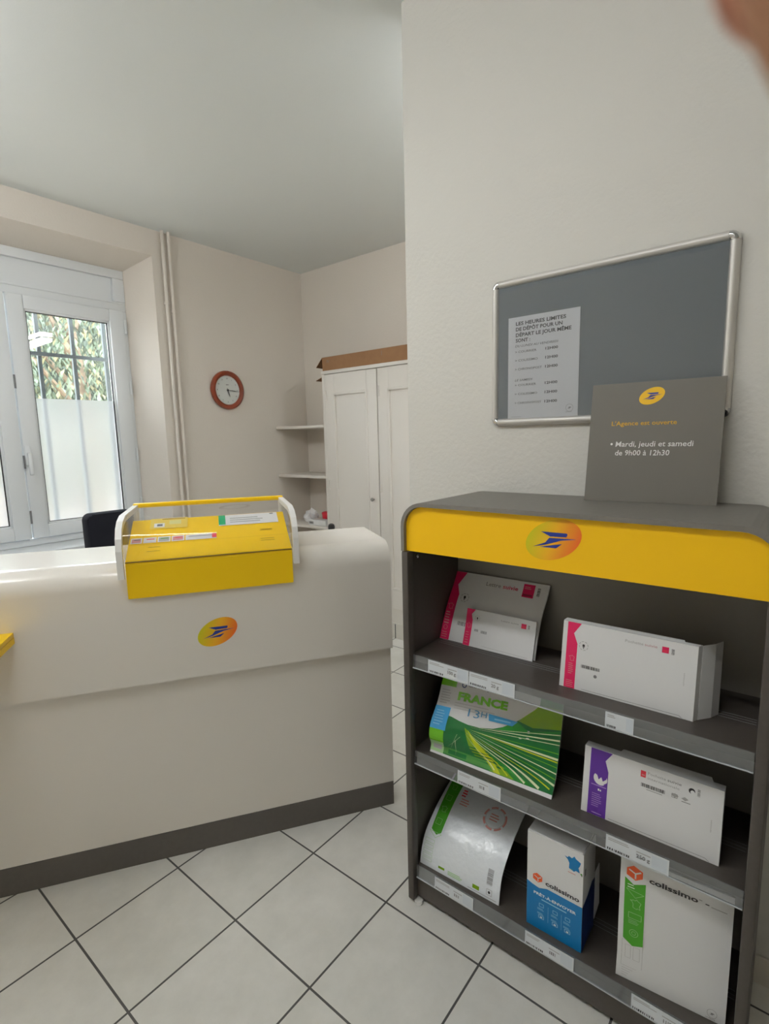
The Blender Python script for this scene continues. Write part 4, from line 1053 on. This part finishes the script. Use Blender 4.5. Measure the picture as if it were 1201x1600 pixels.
S.outline([(.0104, .0353), (.0563, .0353), (.0563, .106), (.0104, .106)], .0006, INKL); S.outline([(.018, .06), (.03, .06), (.03, .095), (.018, .095)], .0006, INKL); S.outline([(.036, .06), (.05, .06), (.05, .095), (.036, .095)], .0006, INKL)
S.lines(.012, .006, .05, .032, 4, INKL, t=.0008)
S.ring(.204, .0165, .010, .0008, INKL); post_logo(S, .204, .0165, .12, oval=CARDW, bird=INKD, L=2); S.text('LA POSTE', .192, .003, .003, INKG)
tag(b.build('card_mailer'), 'large flat white card mailer with a green side tag and orange cube', 'mailer')

# ------------------------------------------------------------------ opening hours sign on top of the unit
b = MB(); a = R(9.0); UPv = Vector((math.sin(a), 0, math.cos(a))); Nn = Vector((-math.cos(a), 0, math.sin(a)))
A = Vector((.985, -1.151, 1.2925)); Bv = Vector((1.003, -1.460, 1.2925)); Ud = (Bv - A).normalized(); W = (Bv - A).length; hgt = .3145
Nn = Ud.cross(UPv).normalized()
bt = [A, Bv, Bv - Nn * .004, A - Nn * .004]
b.hexa(bt, [q + UPv * hgt for q in bt], SIGNG)
S = Surf.flat(b, A, Ud, UPv)
post_logo(S, .148, .2765, .44, oval=mat('plain_yellow_ink', (240, 190, 20), .5))
S.text("L'Agence est ouverte", .056, .2015, .0112, INKY, w=.154, bold=.012)
S.disc(.0596, .1525, .003, INKW); S.text('Mardi, jeudi et samedi', .0695, .1455, .0135, INKW, w=.181, italic=.08, bold=.008)
S.text('de 9h00 à 12h30', .0700, .1225, .0135, INKW, w=.129, italic=.08, bold=.008)
tag(b.build('opening_hours_sign'), 'square grey sign with opening hours leaning on top of the shelf unit', 'sign')

# ================================================================== finger of the person holding the camera
def CP(x, y, z): x += .0022; y += .0013; return CAM + right * x + up * y + fwd * z
chains = []
wrist = [(.078, -.125, -.055, .026), (.083, -.095, -.036, .027), (.086, -.065, -.018, .026)]
fing = [[(.088, -.034, .006, .0125), (.080, -.012, .024, .0098), (.0640, .012, .040, .0088), (.0478, .0368, .050, .0082), (.0405, .0495, .050, .0078), (.0352, .0588, .050, .0066)],
        [(.090, -.048, .004, .0125), (.094, -.026, .028, .0098), (.076, -.014, .042, .0088), (.058, -.020, .040, .0078), (.050, -.026, .036, .0068)],
        [(.090, -.062, .000, .0120), (.096, -.048, .024, .0094), (.078, -.040, .038, .0084), (.060, -.046, .036, .0076), (.052, -.051, .032, .0066)],
        [(.087, -.078, -.006, .0110), (.093, -.070, .014, .0084), (.077, -.064, .026, .0074), (.063, -.068, .026, .0066), (.057, -.071, .023, .0058)],
        [(.070, -.078, -.034, .0135), (.052, -.056, -.046, .0115), (.036, -.030, -.048, .0098), (.026, -.008, -.044, .0080)]]
verts, edges, rad = [], [], []
def addv(q): verts.append(CP(*q[:3])); rad.append(q[3]); return len(verts) - 1
ids = [addv(q) for q in wrist]
edges += [(0, 1), (1, 2)]
arm = [addv(q) for q in [(.070, -.20, -.10, .029), (.058, -.32, -.18, .036)]]
edges += [(0, arm[0]), (arm[0], arm[1])]
for k, ch in enumerate(fing):
    prev = 1 if k == 4 else 2
    for q in ch:
        i_ = addv(q); edges.append((prev, i_)); prev = i_
me = bpy.data.meshes.new('hand_skeleton'); me.from_pydata(verts, edges, [])
sk = bpy.data.objects.new('hand_skeleton', me); COL.objects.link(sk)
md = sk.modifiers.new('skin', 'SKIN'); md.use_smooth_shade = True
for i_, sv in enumerate(me.skin_vertices[0].data): sv.radius = (rad[i_], rad[i_]); sv.use_root = (i_ == 1)
sk.modifiers.new('sub', 'SUBSURF').levels = 2; sk.modifiers['sub'].render_levels = 2
bpy.context.view_layer.update()
dg = bpy.context.evaluated_depsgraph_get()
hm = bpy.data.meshes.new_from_object(sk.evaluated_get(dg))
bpy.data.objects.remove(sk)
hm.materials.clear(); hm.materials.append(SKIN)
hand = bpy.data.objects.new('person', hm); COL.objects.link(hand)
tag(hand, "hand with a bare fingertip poking blurred into the top right corner", 'person')
b = MB(); t2 = bmesh.new(); bmesh.ops.create_uvsphere(t2, u_segments=14, v_segments=8, radius=1)
c0 = CP(.0385, .0545, .0568); ax = (CP(.0352, .0588, .050) - CP(.0405, .0495, .050)).normalized(); sd = ax.cross(fwd).normalized(); nm_ = sd.cross(ax).normalized()
Mn = Matrix((sd * .0052, ax * .0062, nm_ * .0014)).transposed().to_4x4(); Mn.translation = c0
b.merge(t2, NAIL, Mn, smooth=True); b.build('fingernail', hand)
